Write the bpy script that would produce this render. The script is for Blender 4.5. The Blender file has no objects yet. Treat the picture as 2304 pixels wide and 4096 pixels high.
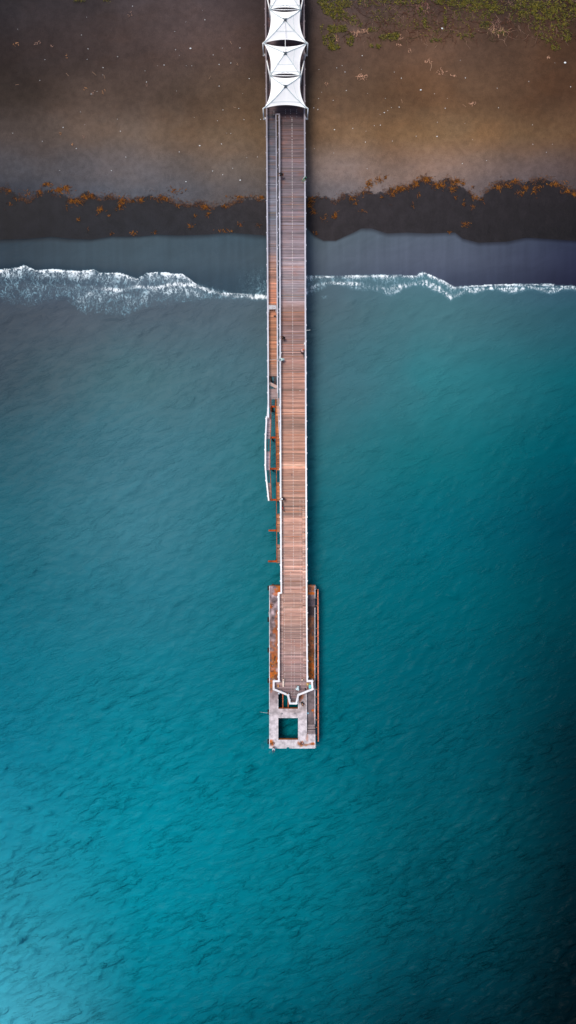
import bpy, math, random
import numpy as np
from mathutils import Vector, Matrix, Euler
random.seed(7); rng = np.random.default_rng(11)
R = math.radians
SC = bpy.context.scene
COL = SC.collection

# ------------------------------------------------------------------ scale
H = 122.9; ZD = 5.5; S0 = 0.043
ALB = 1.27                     # photo value -> albedo divisor
def s_at(z): return S0*(H-z)/(H-ZD)
def P(px, py, z=ZD):
    s = s_at(z); return Vector(((px-1152)*s, (2048-py)*s, z))
def lin(c):
    out = []
    for v in c[:3]:
        v = v/255.0
        out.append(v/12.92 if v <= 0.04045 else ((v+0.055)/1.055)**2.4)
    return tuple(out)
def alb(c, k=None):
    k = ALB if k is None else k
    return tuple(min(v/k, 0.9) for v in lin(c))+(1.0,)

# ------------------------------------------------------------------ materials
def mat(name): 
    m = bpy.data.materials.new(name); m.use_nodes = True
    nt = m.node_tree; b = nt.nodes['Principled BSDF']
    return m, nt, b
def N(nt, t, **kw):
    n = nt.nodes.new(t)
    for k, v in kw.items():
        if k in ('operation','blend_type','data_type','feature','attribute_name','noise_dimensions','interpolation_type','voronoi_dimensions','clamp','distance','noise_type'): setattr(n, k, v)
    return n
def L(nt, a, b): nt.links.new(a, b)
def noise(nt, vec, scale, detail=4, rough=.55, dist=0):
    n = N(nt, 'ShaderNodeTexNoise'); n.inputs['Scale'].default_value = scale
    n.inputs['Detail'].default_value = detail; n.inputs['Roughness'].default_value = rough
    n.inputs['Distortion'].default_value = dist
    L(nt, vec, n.inputs['Vector']); return n.outputs['Fac']
def mapping(nt, vec, scale=(1,1,1), rot=(0,0,0), loc=(0,0,0)):
    n = N(nt, 'ShaderNodeMapping'); n.inputs['Scale'].default_value = scale
    n.inputs['Rotation'].default_value = rot; n.inputs['Location'].default_value = loc
    L(nt, vec, n.inputs['Vector']); return n.outputs['Vector']
def math_(nt, op, a, b=None, c=None, clamp=False):
    n = N(nt, 'ShaderNodeMath', operation=op); n.use_clamp = clamp
    for i, v in enumerate((a, b, c)):
        if v is None: continue
        if isinstance(v, (int, float)): n.inputs[i].default_value = v
        else: L(nt, v, n.inputs[i])
    return n.outputs[0]
def mrange(nt, v, a, b, c=0, d=1, smooth=True):
    n = N(nt, 'ShaderNodeMapRange'); n.interpolation_type = 'SMOOTHSTEP' if smooth else 'LINEAR'
    L(nt, v, n.inputs[0])
    for i, x in enumerate((a, b, c, d)):
        if isinstance(x, (int, float)): n.inputs[i+1].default_value = x
        else: L(nt, x, n.inputs[i+1])
    return n.outputs[0]
def mix(nt, f, a, b, bt='MIX'):
    n = N(nt, 'ShaderNodeMix', data_type='RGBA', blend_type=bt)
    if isinstance(f, (int, float)): n.inputs['Factor'].default_value = f
    else: L(nt, f, n.inputs['Factor'])
    for s, v in ((6, a), (7, b)):
        if isinstance(v, tuple): n.inputs[s].default_value = v
        else: L(nt, v, n.inputs[s])
    return n.outputs[2]
def attr(nt, name, col=False):
    n = N(nt, 'ShaderNodeAttribute', attribute_name=name)
    return n.outputs['Color'] if col else n.outputs['Fac']
def geo(nt): return N(nt, 'ShaderNodeNewGeometry').outputs['Position']
def bump(nt, b, h, strength, dist):
    n = N(nt, 'ShaderNodeBump'); n.inputs['Strength'].default_value = strength
    n.inputs['Distance'].default_value = dist
    L(nt, h, n.inputs['Height']); L(nt, n.outputs['Normal'], b.inputs['Normal'])
def grey(nt, f):   # value -> colour multiplier
    n = N(nt, 'ShaderNodeCombineColor')
    for i in range(3): L(nt, f, n.inputs[i])
    return n.outputs[0]

def simple(name, c, rough=.6, metal=0, var=.18, scale=3.0, spec=.4, raw=False):
    m, nt, b = mat(name)
    c = tuple(c)+(1,) if raw else alb(c)
    f = mrange(nt, noise(nt, geo(nt), scale, 5), .3, .7, 1-var, 1+var)
    L(nt, mix(nt, 1.0, c, grey(nt, f), 'MULTIPLY'), b.inputs['Base Color'])
    b.inputs['Roughness'].default_value = rough; b.inputs['Metallic'].default_value = metal
    b.inputs['Specular IOR Level'].default_value = spec
    return m
def vcol(name, rough=.7, stretch=(1,1,1), scale=4, var=.2, spec=.3, rust=0.0, bumps=.0):
    m, nt, b = mat(name)
    p = geo(nt); q = mapping(nt, p, stretch)
    base = attr(nt, 'Col', True)
    f = mrange(nt, noise(nt, q, scale, 6, .6), .28, .72, 1-var, 1+var)
    c = mix(nt, 1.0, base, grey(nt, f), 'MULTIPLY')
    if rust:
        k = mrange(nt, noise(nt, mapping(nt, p, (.7,1.3,1)), .55, 5, .6), .50, .72, 0, rust)
        c = mix(nt, k, c, alb((176,96,52)))
    L(nt, c, b.inputs['Base Color'])
    b.inputs['Roughness'].default_value = rough; b.inputs['Specular IOR Level'].default_value = spec
    if bumps: bump(nt, b, noise(nt, q, scale*3, 4), .5, bumps)
    return m

# ------------------------------------------------------------------ mesh builder
class MB:
    def __init__(s): s.v=[]; s.f=[]; s.c=[]; s.m=[]
    def add(s, vs, fs, col=(1,1,1,1), mi=0):
        o = len(s.v); s.v += [tuple(v) for v in vs]; s.c += [col]*len(vs)
        s.f += [tuple(i+o for i in f) for f in fs]; s.m += [mi]*len(fs)
    def box(s, c, size, rot=0, col=(1,1,1,1), mi=0, M=None):
        x,y,z = (a/2 for a in size)
        vs = [Vector((i*x,j*y,k*z)) for k in (-1,1) for j in (-1,1) for i in (-1,1)]
        if M is None: M = Matrix.Rotation(rot,3,'Z')
        vs = [M@v+Vector(c) for v in vs]
        s.add(vs, [(0,2,3,1),(4,5,7,6),(0,1,5,4),(2,6,7,3),(0,4,6,2),(1,3,7,5)], col, mi)
    def beam(s, a, b, w, h, col=(1,1,1,1), mi=0, up=Vector((0,0,1))):
        a=Vector(a); b=Vector(b); d=b-a; Ln=d.length
        if Ln<1e-6: return
        y=d/Ln; x=y.cross(up)
        if x.length<1e-4: x=Vector((1,0,0))
        x.normalize(); z=x.cross(y)
        M=Matrix((x,y,z)).transposed()
        s.box((a+b)/2,(w,Ln,h),col=col,mi=mi,M=M)
    def tube(s, pts, r, n=8, col=(1,1,1,1), mi=0, caps=True):
        pts=[Vector(p) for p in pts]; k=len(pts)
        if not hasattr(r,'__len__'): r=[r]*k
        vs=[]; fs=[]; px=None
        for i,p in enumerate(pts):
            d=(pts[min(i+1,k-1)]-pts[max(i-1,0)])
            if d.length<1e-9: d=Vector((0,0,1))
            d.normalize()
            if px is None:
                px=d.cross(Vector((0,0,1)))
                if px.length<.05: px=d.cross(Vector((0,1,0)))
            px=(px-d*px.dot(d))
            if px.length<1e-6: px=d.orthogonal()
            px.normalize(); py=d.cross(px)
            for j in range(n):
                a=2*math.pi*j/n
                vs.append(p+(px*math.cos(a)+py*math.sin(a))*r[i])
        for i in range(k-1):
            for j in range(n):
                a=i*n+j; b=i*n+(j+1)%n
                fs.append((a,b,b+n,a+n))
        if caps: fs.append(tuple(range(n-1,-1,-1))); fs.append(tuple(range((k-1)*n,k*n)))
        s.add(vs,fs,col,mi)
    def ell(s, c, r, rot=None, col=(1,1,1,1), mi=0, nu=12, nv=8):
        M = rot if rot is not None else Matrix.Identity(3)
        vs=[]; fs=[]
        for i in range(nv+1):
            t=math.pi*i/nv
            for j in range(nu):
                a=2*math.pi*j/nu
                vs.append(M@Vector((r[0]*math.sin(t)*math.cos(a), r[1]*math.sin(t)*math.sin(a), r[2]*math.cos(t)))+Vector(c))
        for i in range(nv):
            for j in range(nu):
                a=i*nu+j; b=i*nu+(j+1)%nu
                fs.append((a,a+nu,b+nu,b))
        s.add(vs,fs,col,mi)
    def torus(s, c, R_, r, axis='X', M=None, n=28, k=8, col=(1,1,1,1), mi=0):
        M = M if M is not None else Matrix.Identity(3)
        vs=[];fs=[]
        for i in range(n):
            a=2*math.pi*i/n
            for j in range(k):
                b=2*math.pi*j/k; rr=R_+r*math.cos(b)
                v=Vector((r*math.sin(b), rr*math.cos(a), rr*math.sin(a)))
                vs.append(M@v+Vector(c))
        for i in range(n):
            for j in range(k):
                fs.append((i*k+j,((i+1)%n)*k+j,((i+1)%n)*k+(j+1)%k,i*k+(j+1)%k))
        s.add(vs,fs,col,mi)
    def build(s, name, mats, parent=None, smooth=False):
        me=bpy.data.meshes.new(name); me.from_pydata(s.v,[],s.f); 
        for m in (mats if isinstance(mats,(list,tuple)) else [mats]): me.materials.append(m)
        if s.f:
            me.polygons.foreach_set('material_index', s.m)
            if smooth: me.polygons.foreach_set('use_smooth',[True]*len(s.f))
        ca=me.color_attributes.new('Col','FLOAT_COLOR','POINT')
        ca.data.foreach_set('color', np.array(s.c,dtype=np.float32).ravel())
        me.update()
        o=bpy.data.objects.new(name,me); COL.objects.link(o)
        if parent is not None:
            o.parent=parent; o.matrix_parent_inverse=Matrix.Translation(parent.location).inverted() if False else Matrix.Identity(4)
            if parent.type=='EMPTY' or True:
                # geometry is given in world space: shift into the parent's frame
                off=world_off(parent)
                if off.length>0: me.transform(Matrix.Translation(-off))
        return o
def world_off(p):
    v=Vector((0,0,0))
    while p is not None: v=v+p.location; p=p.parent
    return v
def tag(o,label=None,cat=None,group=None,kind=None):
    if label: o['label']=label
    if cat: o['category']=cat
    if group: o['group']=group
    if kind: o['kind']=kind
    return o
def thing(name,label,cat,loc=(0,0,0),group=None):
    o=bpy.data.objects.new(name,None); COL.objects.link(o); o.location=loc
    o.empty_display_size=.3
    return tag(o,label,cat,group)
def one(mb,name,m,label,cat,loc,group=None,smooth=False):
    """a thing that is one mesh, its origin at its base"""
    o=mb.build(name,m,None,smooth); o.data.transform(Matrix.Translation(-Vector(loc))); o.location=loc
    return tag(o,label,cat,group)

def grid_mesh(name,X,Y,Z,mats,attrs={},cols={}):
    ny,nx=X.shape
    co=np.stack([X,Y,Z],-1).reshape(-1,3).astype(np.float32)
    idx=np.arange(nx*ny).reshape(ny,nx)
    f=np.stack([idx[:-1,:-1],idx[:-1,1:],idx[1:,1:],idx[1:,:-1]],-1).reshape(-1,4)
    me=bpy.data.meshes.new(name)
    me.vertices.add(len(co)); me.vertices.foreach_set('co',co.ravel())
    me.loops.add(f.size); me.loops.foreach_set('vertex_index',f.ravel().astype(np.int32))
    me.polygons.add(len(f)); me.polygons.foreach_set('loop_start',np.arange(0,f.size,4,dtype=np.int32))
    me.polygons.foreach_set('loop_total',np.full(len(f),4,dtype=np.int32))
    me.update(calc_edges=True); me.validate()
    me.polygons.foreach_set('use_smooth',np.ones(len(f),dtype=bool))
    for k,a in attrs.items():
        at=me.attributes.new(k,'FLOAT','POINT'); at.data.foreach_set('value',a.ravel().astype(np.float32))
    for k,a in cols.items():
        at=me.color_attributes.new(k,'FLOAT_COLOR','POINT')
        rgba=np.concatenate([a.reshape(-1,3),np.ones((nx*ny,1))],1).astype(np.float32)
        at.data.foreach_set('color',rgba.ravel())
    me.materials.append(mats)
    o=bpy.data.objects.new(name,me); COL.objects.link(o); return o

def colgrid(xs,ys,rows,PX,PY,k=None):
    """smooth interpolation of a coarse table of colours"""
    k=ALB if k is None else k
    A=np.array([[np.array(lin(c)) for c in r] for r in rows])/k
    x=np.clip(PX,xs[0],xs[-1]); y=np.clip(PY,ys[0],ys[-1])
    i=np.clip(np.searchsorted(xs,x,side='right')-1,0,len(xs)-2); j=np.clip(np.searchsorted(ys,y,side='right')-1,0,len(ys)-2)
    xa=np.array(xs,float); ya=np.array(ys,float)
    u=(x-xa[i])/(xa[i+1]-xa[i]); v=(y-ya[j])/(ya[j+1]-ya[j])
    u=.5*u+.5*u*u*(3-2*u); v=.5*v+.5*v*v*(3-2*v)
    u=u[...,None]; v=v[...,None]
    return (A[j,i]*(1-u)+A[j,i+1]*u)*(1-v)+(A[j+1,i]*(1-u)+A[j+1,i+1]*u)*v

# value noise in numpy
NT={}
def vnoise(x,y,scale,seed=0,octs=4):
    T=NT.setdefault(seed,None) if NT.get(seed) is not None else NT.__setitem__(seed,np.random.default_rng(seed).random((256,256))) or NT[seed]; out=0; amp=1; tot=0
    for o in range(octs):
        a=x*scale+o*17.3; b=y*scale+o*9.1
        i=np.floor(a).astype(int); j=np.floor(b).astype(int); u=a-i; v=b-j
        u=u*u*(3-2*u); v=v*v*(3-2*v)
        g=lambda p,q:T[q%256,p%256]
        out=out+amp*((g(i,j)*(1-u)+g(i+1,j)*u)*(1-v)+(g(i,j+1)*(1-u)+g(i+1,j+1)*u)*v)
        tot+=amp; amp*=.5; scale*=2.03
    return out/tot

# ------------------------------------------------------------------ shore lines (photo pixels)
WET=[(-400,760),(0,751),(32,755),(56,779),(115,807),(159,775),(199,767),(239,783),(270,795),(302,803),(342,775),(398,795),(445,787),(477,799),(525,803),(572,799),(604,783),(660,795),(700,811),(763,823),(803,811),(843,835),(898,827),(954,803),(1002,799),(1061,795),(1227,795),(1295,787),(1343,811),(1367,787),(1414,787),(1470,763),(1526,775),(1597,755),(1645,747),(1708,707),(1740,739),(1788,719),(1828,743),(1875,763),(1899,803),(1923,787),(1947,763),(1979,739),(2026,727),(2050,723),(2090,735),(2146,719),(2209,727),(2249,747),(2304,771),(2700,760)]
WASH=[(-400,960),(0,958),(119,954),(207,946),(278,954),(366,958),(445,946),(556,946),(628,938),(715,942),(835,938),(914,930),(1061,942),(1160,915),(1227,906),(1255,942),(1295,962),(1343,962),(1414,930),(1446,914),(1486,914),(1549,934),(1629,930),(1708,934),(1820,930),(1851,954),(1915,970),(2026,966),(2106,950),(2304,962),(2700,960)]
FTOP=[(-400,1077),(0,1077),(72,1069),(95,1059),(143,1081),(215,1075),(318,1083),(374,1077),(405,1091),(477,1089),(549,1113),(588,1089),(636,1087),(731,1095),(763,1117),(795,1145),(843,1169),(1061,1176),(1150,1140),(1227,1101),(1351,1101),(1470,1097),(1589,1097),(1661,1101),(1693,1085),(1732,1101),(1780,1121),(1820,1145),(1867,1141),(1947,1137),(2066,1133),(2185,1133),(2304,1141),(2700,1141)]
FBOT=[(-400,1200),(0,1192),(119,1224),(183,1192),(262,1197),(318,1240),(398,1248),(493,1256),(596,1224),(684,1208),(795,1197),(930,1195),(1061,1197),(1150,1185),(1227,1177),(1271,1145),(1327,1135),(1430,1141),(1549,1169),(1629,1145),(1708,1133),(1756,1153),(1804,1200),(1836,1180),(1867,1157),(2066,1154),(2304,1156),(2700,1156)]
def curve(tab,px): t=np.array(tab,float); return np.interp(px,t[:,0],t[:,1])
S_G=s_at(0.4)
def shore_px(X,Y): return X/S_G+1152, 2048-Y/S_G
def y_of(tab,X): return (2048-curve(tab,X/S_G+1152))*S_G
def ground_z(X,Y):
    t=[(-4000,-14),(-90,-9),(-30,-6),(10,-3),(34,-.9),(40.5,-.03),(49.5,.42),(56,.8),(66,1.15),(90,1.9),(130,2.5),(4000,2.5)]
    a=np.array(t); z=np.interp(Y,a[:,0],a[:,1])
    z=z+.10*(vnoise(X,Y,.07,3,3)-.5)*np.clip((Y-56)/12,0,1)
    return z

# ------------------------------------------------------------------ ground
def axis(dense0,dense1,step,far):
    a=list(np.arange(dense0,dense1+1e-6,step)); e=step
    lo=[dense0]; 
    while lo[-1]>-far: e*=1.5; lo.append(lo[-1]-e)
    e=step; hi=[a[-1]]
    while hi[-1]<far: e*=1.5; hi.append(hi[-1]+e)
    return np.array(lo[::-1][:-1]+a+hi[1:])
m_sand,nt,b=mat('volcanic_sand')
p=geo(nt)
base=attr(nt,'Col',True)
fine=noise(nt,p,9,6,.75); med=noise(nt,p,.9,5,.6); big=noise(nt,mapping(nt,p,(.6,1.2,1)),.16,4,.55)
c=mix(nt,1.0,base,grey(nt,mrange(nt,fine,.25,.75,.78,1.24)),'MULTIPLY')
c=mix(nt,1.0,c,grey(nt,mrange(nt,med,.3,.7,.88,1.12)),'MULTIPLY')
c=mix(nt,mrange(nt,big,.44,.64,0,.22),c,mix(nt,1.0,c,(1.2,.98,.78,1),'MULTIPLY'))
pits=N(nt,'ShaderNodeTexVoronoi'); pits.inputs['Scale'].default_value=1.1; L(nt,p,pits.inputs['Vector'])
c=mix(nt,mrange(nt,pits.outputs['Distance'],.04,.10,.35,0),c,(.006,.005,.005,1))
sd=attr(nt,'wet')     # metres below the wet line (positive = wet)
jit=math_(nt,'ADD',math_(nt,'MULTIPLY',math_(nt,'SUBTRACT',noise(nt,p,.9,6,.65),.5),2.6),math_(nt,'MULTIPLY',math_(nt,'SUBTRACT',noise(nt,p,.25,3,.5),.5),1.2))
jit=math_(nt,'ADD',jit,math_(nt,'MULTIPLY',math_(nt,'SUBTRACT',noise(nt,p,3.5,5,.7),.5),1.3))
w=mrange(nt,math_(nt,'ADD',sd,jit),-.22,.30)
wetc=mix(nt,1.0,attr(nt,'WetCol',True),grey(nt,mrange(nt,fine,.25,.75,.88,1.12)),'MULTIPLY')
stk=noise(nt,mapping(nt,p,(.7,.12,1)),1.0,3,.5)
wetc=mix(nt,1.0,wetc,grey(nt,mrange(nt,noise(nt,p,.55,6,.7),.3,.7,.78,1.25)),'MULTIPLY')
wetc=mix(nt,1.0,wetc,grey(nt,mrange(nt,stk,.3,.7,.93,1.08)),'MULTIPLY')
c=mix(nt,w,c,wetc)
L(nt,c,b.inputs['Base Color'])
L(nt,mrange(nt,w,0,1,.95,.55,False),b.inputs['Roughness']); b.inputs['Specular IOR Level'].default_value=.12
hb=math_(nt,'ADD',fine,math_(nt,'MULTIPLY',med,2.0))
bump(nt,b,hb,.55,.10)

gx=axis(-60,60,.3,3500); gy=axis(-100,100,.3,3500)
GX,GY=np.meshgrid(gx,gy); GZ=ground_z(GX,GY)
PXg,PYg=shore_px(GX,GY)
sand_tab=[[(40,36,39),(58,49,50),(66,54,54),(80,68,68),(74,58,55),(52,40,36)],  # dry sand tones, with vignette darkening painted in toward the corners
[(46,38,38),(68,54,51),(74,58,54),(92,74,67),(93,70,58),(70,49,36)],
[(52,42,37),(76,60,52),(86,68,55),(104,82,67),(103,77,58),(78,54,39)],
[(70,59,55),(92,76,66),(102,84,69),(122,98,79),(126,98,72),(96,71,51)],
[(70,67,71),(86,79,80),(104,92,86),(122,107,104),(114,96,90),(82,68,67)],
[(60,60,67),(78,77,83),(92,86,88),(108,101,105),(104,94,97),(74,68,74)]]
SX=[0,576,1050,1240,1728,2304]; SY=[0,200,400,550,680,770]
gc=colgrid(SX,SY,sand_tab,PXg,PYg)
WTAB=[[(28,27,32),(34,33,38),(44,40,44),(46,41,45),(41,37,41),(28,24,28)],[(21,21,27),(27,29,36),(37,36,41),(42,38,42),(36,33,37),(19,17,21)]]  # wet sand tones; the darker outer ends are painted-in vignette
wc=colgrid([0,576,1060,1240,1728,2304],[780,940],WTAB,PXg,PYg)
mo=vnoise(GX,GY,.055,91,5)[...,None]; mo2=vnoise(GX,GY,.11,92,4)[...,None]
gc=gc*(1+.95*(mo-.5))*(1+.7*(mo2-.5)); gw=np.clip((vnoise(GX,GY,.05,93,4)[...,None]-.46)*3,0,1)
gc=gc*(1-gw*.30)+gw*.30*gc*np.array([1.45,1.15,.78])*1.1
gc=gc*np.array([.96,1.01,1.0]); leftk=np.clip((1100-PXg)/400,0,1)[...,None]; gc=gc*(1+.14*leftk)*(1+leftk*np.array([-.02,.01,.03]))
wet=y_of(WET,GX)-GY
ground=grid_mesh('ground',GX,GY,GZ,m_sand,{'wet':wet},{'Col':gc,'WetCol':wc}); ground['kind']='structure'

# ------------------------------------------------------------------ water
edge=lambda X:y_of(WASH,X)
wx=axis(-56,56,.24,3500)
v=[0]; st=.12
while v[-1]<30: v.append(v[-1]+.16)
while v[-1]<150: v.append(v[-1]+.22)
e=.3
while v[-1]<3500: e*=1.5; v.append(v[-1]+e)
v=np.array(v)
VX,VV=np.meshgrid(wx,v)
E=edge(VX)
sm=np.clip(1-VV/30,0,1)                     # the edge's scallops die out seaward
E0=49.0
WY=E0+(E-E0)*sm-VV
WX_=VX
PXw,PYw=shore_px(WX_,WY)
gz=ground_z(WX_,WY)
# waves: many crossing trains around one heading
hh=np.zeros_like(WX_); warpx=WX_+2.2*vnoise(WX_,WY,.11,21,3); warpy=WY+2.2*vnoise(WX_,WY,.12,22,3)
r=np.random.default_rng(5)
for i in range(80):
    lam=1.1*(4.6/1.1)**r.random(); th=R(112)+r.normal()*R(30); k=2*math.pi/lam
    ph=k*(math.cos(th)*warpx+math.sin(th)*warpy)+r.random()*6.28
    hh+=np.sin(ph)*lam**1.05*.0052
env=np.clip(-.35+2.6*vnoise(WX_,WY,.075,31,4),.25,1.6)
hh=hh*env
sd_=hh.std(); hh=sd_*(np.exp(.4*hh/sd_)-1.05)*1.7
amp=np.interp(WY,[-95,-50,-10,25,36,39.5],[1.55,1.15,.6,.42,.4,0.0])
far=np.interp(np.abs(WX_),[70,140],[1,0])*np.interp(WY,[-160,-110],[0,1])
hh=hh*amp*far
ftop=(2048-curve(FTOP,PXw))*S_G; fbot=(2048-curve(FBOT,PXw))*S_G
film=gz+.02
brk=np.exp(-((WY-(ftop-1.2))/1.3)**2)*.26*np.interp(PXw,[0,500,900,1200,2304],[1,1,.4,.5,.3])
WZ=np.maximum(film,0.0+.0*WY)
t_=np.clip((VV-.0)/1.0,0,1)
WZ=np.where(gz>0,film,0.0)
WZ=WZ+hh+brk
WZ=np.where(VV<=.001,gz-.004,WZ)
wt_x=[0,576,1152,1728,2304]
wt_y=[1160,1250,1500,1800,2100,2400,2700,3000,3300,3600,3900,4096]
wt=[[(60,72,86),(80,94,108),(84,102,114),(78,114,124),(52,84,100)],  # water tones by position; painted vignette darkens them toward the lower right
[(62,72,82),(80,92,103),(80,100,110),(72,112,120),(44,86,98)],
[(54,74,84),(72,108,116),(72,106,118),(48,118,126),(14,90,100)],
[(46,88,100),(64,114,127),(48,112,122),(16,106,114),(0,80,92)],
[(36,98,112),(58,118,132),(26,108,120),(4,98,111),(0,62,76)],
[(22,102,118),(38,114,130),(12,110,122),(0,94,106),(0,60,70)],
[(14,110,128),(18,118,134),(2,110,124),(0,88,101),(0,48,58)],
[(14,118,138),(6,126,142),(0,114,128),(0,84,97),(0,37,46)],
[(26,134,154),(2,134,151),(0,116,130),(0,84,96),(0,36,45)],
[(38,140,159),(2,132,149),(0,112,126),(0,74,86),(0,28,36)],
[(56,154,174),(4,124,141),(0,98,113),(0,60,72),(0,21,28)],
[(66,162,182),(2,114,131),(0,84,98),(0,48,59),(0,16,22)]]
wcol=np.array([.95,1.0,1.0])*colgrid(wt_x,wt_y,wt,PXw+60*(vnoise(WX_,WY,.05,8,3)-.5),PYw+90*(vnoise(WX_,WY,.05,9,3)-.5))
# suspended sand stirred up near the beach: soft plumes
pl=np.clip((vnoise(WX_,WY,.045,41,4)-.47)*4,0,1)*np.interp(PYw,[1180,1500,1900],[.5,.22,0])
wcol=wcol*(1-pl[...,None])+pl[...,None]*np.array(lin((84,92,102)))/ALB
wash_tab=[[(40,56,72),(60,78,94),(62,82,100),(82,98,114),(84,96,118),(46,54,78)],  # wash film tones: sky reflection and side vignette painted into the colour
[(40,58,76),(60,80,98),(66,84,102),(84,98,118),(82,92,116),(44,50,76)],
[(32,46,64),(46,64,84),(54,76,96),(72,86,108),(66,76,102),(34,38,62)]]
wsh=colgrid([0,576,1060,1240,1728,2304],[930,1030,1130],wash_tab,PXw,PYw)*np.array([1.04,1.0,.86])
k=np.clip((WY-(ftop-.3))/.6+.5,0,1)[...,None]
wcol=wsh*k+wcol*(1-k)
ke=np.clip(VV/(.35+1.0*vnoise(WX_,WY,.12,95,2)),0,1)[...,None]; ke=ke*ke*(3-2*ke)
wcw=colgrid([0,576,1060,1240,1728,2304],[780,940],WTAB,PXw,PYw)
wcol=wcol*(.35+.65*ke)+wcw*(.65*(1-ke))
str_=vnoise(WX_*3.0,WY*.25,.5,96,3)[...,None]; wcol=wcol*(1+k*(str_-.5)*.22)
# foam density
def gaus(d,s): return np.exp(-(d/s)**2)
dtop=(ftop-WY)                                   # metres seaward of the foam's front edge
wid=np.maximum(ftop-fbot,.4)
u_=dtop/wid
inside=((dtop>-.02)&(u_<1.05)).astype(float)
leftb=(PXw<1140)
foam=np.zeros_like(WX_)
fl=np.interp(u_,[0,.04,.15,.35,.55,.75,1.0,1.05],[1.05,.85,.58,.40,.56,.50,.30,0])*inside
fl*=np.where(PXw>1000,.8,1)
foam=np.where(leftb,fl,foam)
fr=np.interp(u_,[0,.08,.3,.55,.8,1.0,1.05],[.85,.95,.55,.42,.85,.7,0])*inside
fr*=np.interp(PXw,[1230,1400,1650,1750,1850,2304],[.95,.9,.95,1.0,1.0,.95])
foam=np.where(leftb,foam,fr)
# a bright inner strand on the left
ys=(2048-np.interp(PXw,[300,380,480,549,620,700,763,860,930,1061,1140],[1135,1150,1160,1143,1150,1135,1137,1165,1182,1186,1178]))*S_G
foam=np.maximum(foam,np.where(leftb,gaus(WY-ys,.62)*np.interp(PXw,[300,380,700,1140],[0,.75,.85,.9]),0))
# spray thrown up beside the pier
sp=gaus(PXw-1090,130)*np.interp(PYw,[985,1040,1120,1176],[0,.14,.28,.45])*(PXw<1145)*(PXw>790)*(dtop<=.3)
foam=np.maximum(foam,sp)
mottle=vnoise(WX_,WY,.35,51,4)
crest=gaus(dtop-.25,.28)*np.where(leftb,np.interp(PXw,[0,700,800,950],[.95,.95,.7,.1]),.75)*(PXw>-100)
foam=np.maximum(foam*np.clip(.30+1.3*mottle,0,1.2),crest*(.55+.8*vnoise(WX_,WY,.5,52,2)))
foam=np.maximum(foam,gaus(WY-(fbot+.35*np.sin(WX_*.9)),.5)*np.where(leftb,.30,.80)*np.interp(PXw,[1227,1500,1750,2304],[.6,.7,1,.95]))
# small patches
def blob(px,py,rx,ry,a):
    global foam
    foam=np.maximum(foam,a*np.exp(-((PXw-px)/rx)**2-((PYw-py)/ry)**2))
for q in ((1068,2968,14,16,.33),(1052,2990,10,12,.28),(1275,2985,8,8,.3),(2236,2912,14,24,.22),(1268,2935,6,25,.22),(1083,3012,14,9,.25),(1240,1165,20,12,.6),(1300,1185,16,8,.4)): blob(*q)

m_water,nt,b=mat('sea_water')
p=geo(nt)
base=attr(nt,'Col',True)
q1=mapping(nt,p,(1,1,1),(0,0,R(-22)))
rip=noise(nt,mapping(nt,q1,(.9,2.4,1)),.9,6,.62,.6)
rip2=noise(nt,mapping(nt,q1,(.5,1.3,1)),.33,4,.6,.8)
c=mix(nt,1.0,base,grey(nt,mrange(nt,rip2,.3,.7,.95,1.05)),'MULTIPLY')
# foam web
dv=N(nt,'ShaderNodeTexNoise'); dv.inputs['Scale'].default_value=.9; dv.inputs['Detail'].default_value=5; L(nt,p,dv.inputs['Vector'])
vm=N(nt,'ShaderNodeVectorMath',operation='MULTIPLY_ADD'); L(nt,dv.outputs['Color'],vm.inputs[0]); vm.inputs[1].default_value=(1.5,1.5,0); L(nt,p,vm.inputs[2])
d2=N(nt,'ShaderNodeTexNoise'); d2.inputs['Scale'].default_value=3.2; d2.inputs['Detail'].default_value=3; L(nt,p,d2.inputs['Vector'])
vm2=N(nt,'ShaderNodeVectorMath',operation='MULTIPLY_ADD'); L(nt,d2.outputs['Color'],vm2.inputs[0]); vm2.inputs[1].default_value=(.45,.45,0); L(nt,vm.outputs[0],vm2.inputs[2])
fo=attr(nt,'foam')
fn=noise(nt,mapping(nt,p,(1.1,.5,1)),1.3,5,.65)
def fil(scale,st,w_,dist):
    n_=noise(nt,mapping(nt,vm2.outputs[0],st),scale,3,.55,dist)
    r_=math_(nt,'ABSOLUTE',math_(nt,'SUBTRACT',n_,.5))
    th=math_(nt,'MULTIPLY',math_(nt,'POWER',math_(nt,'MULTIPLY',fo,mrange(nt,fn,.3,.72,.35,1.45)),1.5),w_)
    return mrange(nt,math_(nt,'SUBTRACT',th,r_),-.010,.016)
a1=fil(.62,(1.8,.75,1),.056,1.0); a2=fil(1.5,(1.7,.6,1),.052,.8)
a=math_(nt,'MAXIMUM',a1,math_(nt,'MULTIPLY',a2,.75))
a=math_(nt,'MAXIMUM',a,mrange(nt,math_(nt,'MULTIPLY',fo,mrange(nt,fn,.3,.7,.7,1.2)),.82,1.05,0,.9))
a=math_(nt,'MULTIPLY',a,mrange(nt,fo,.04,.22),None,True)
thin=mrange(nt,fo,.38,.95,0,1)
fcol=mix(nt,thin,alb((128,166,182)),(.82,.88,.91,1))
c=mix(nt,a,c,fcol)
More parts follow.
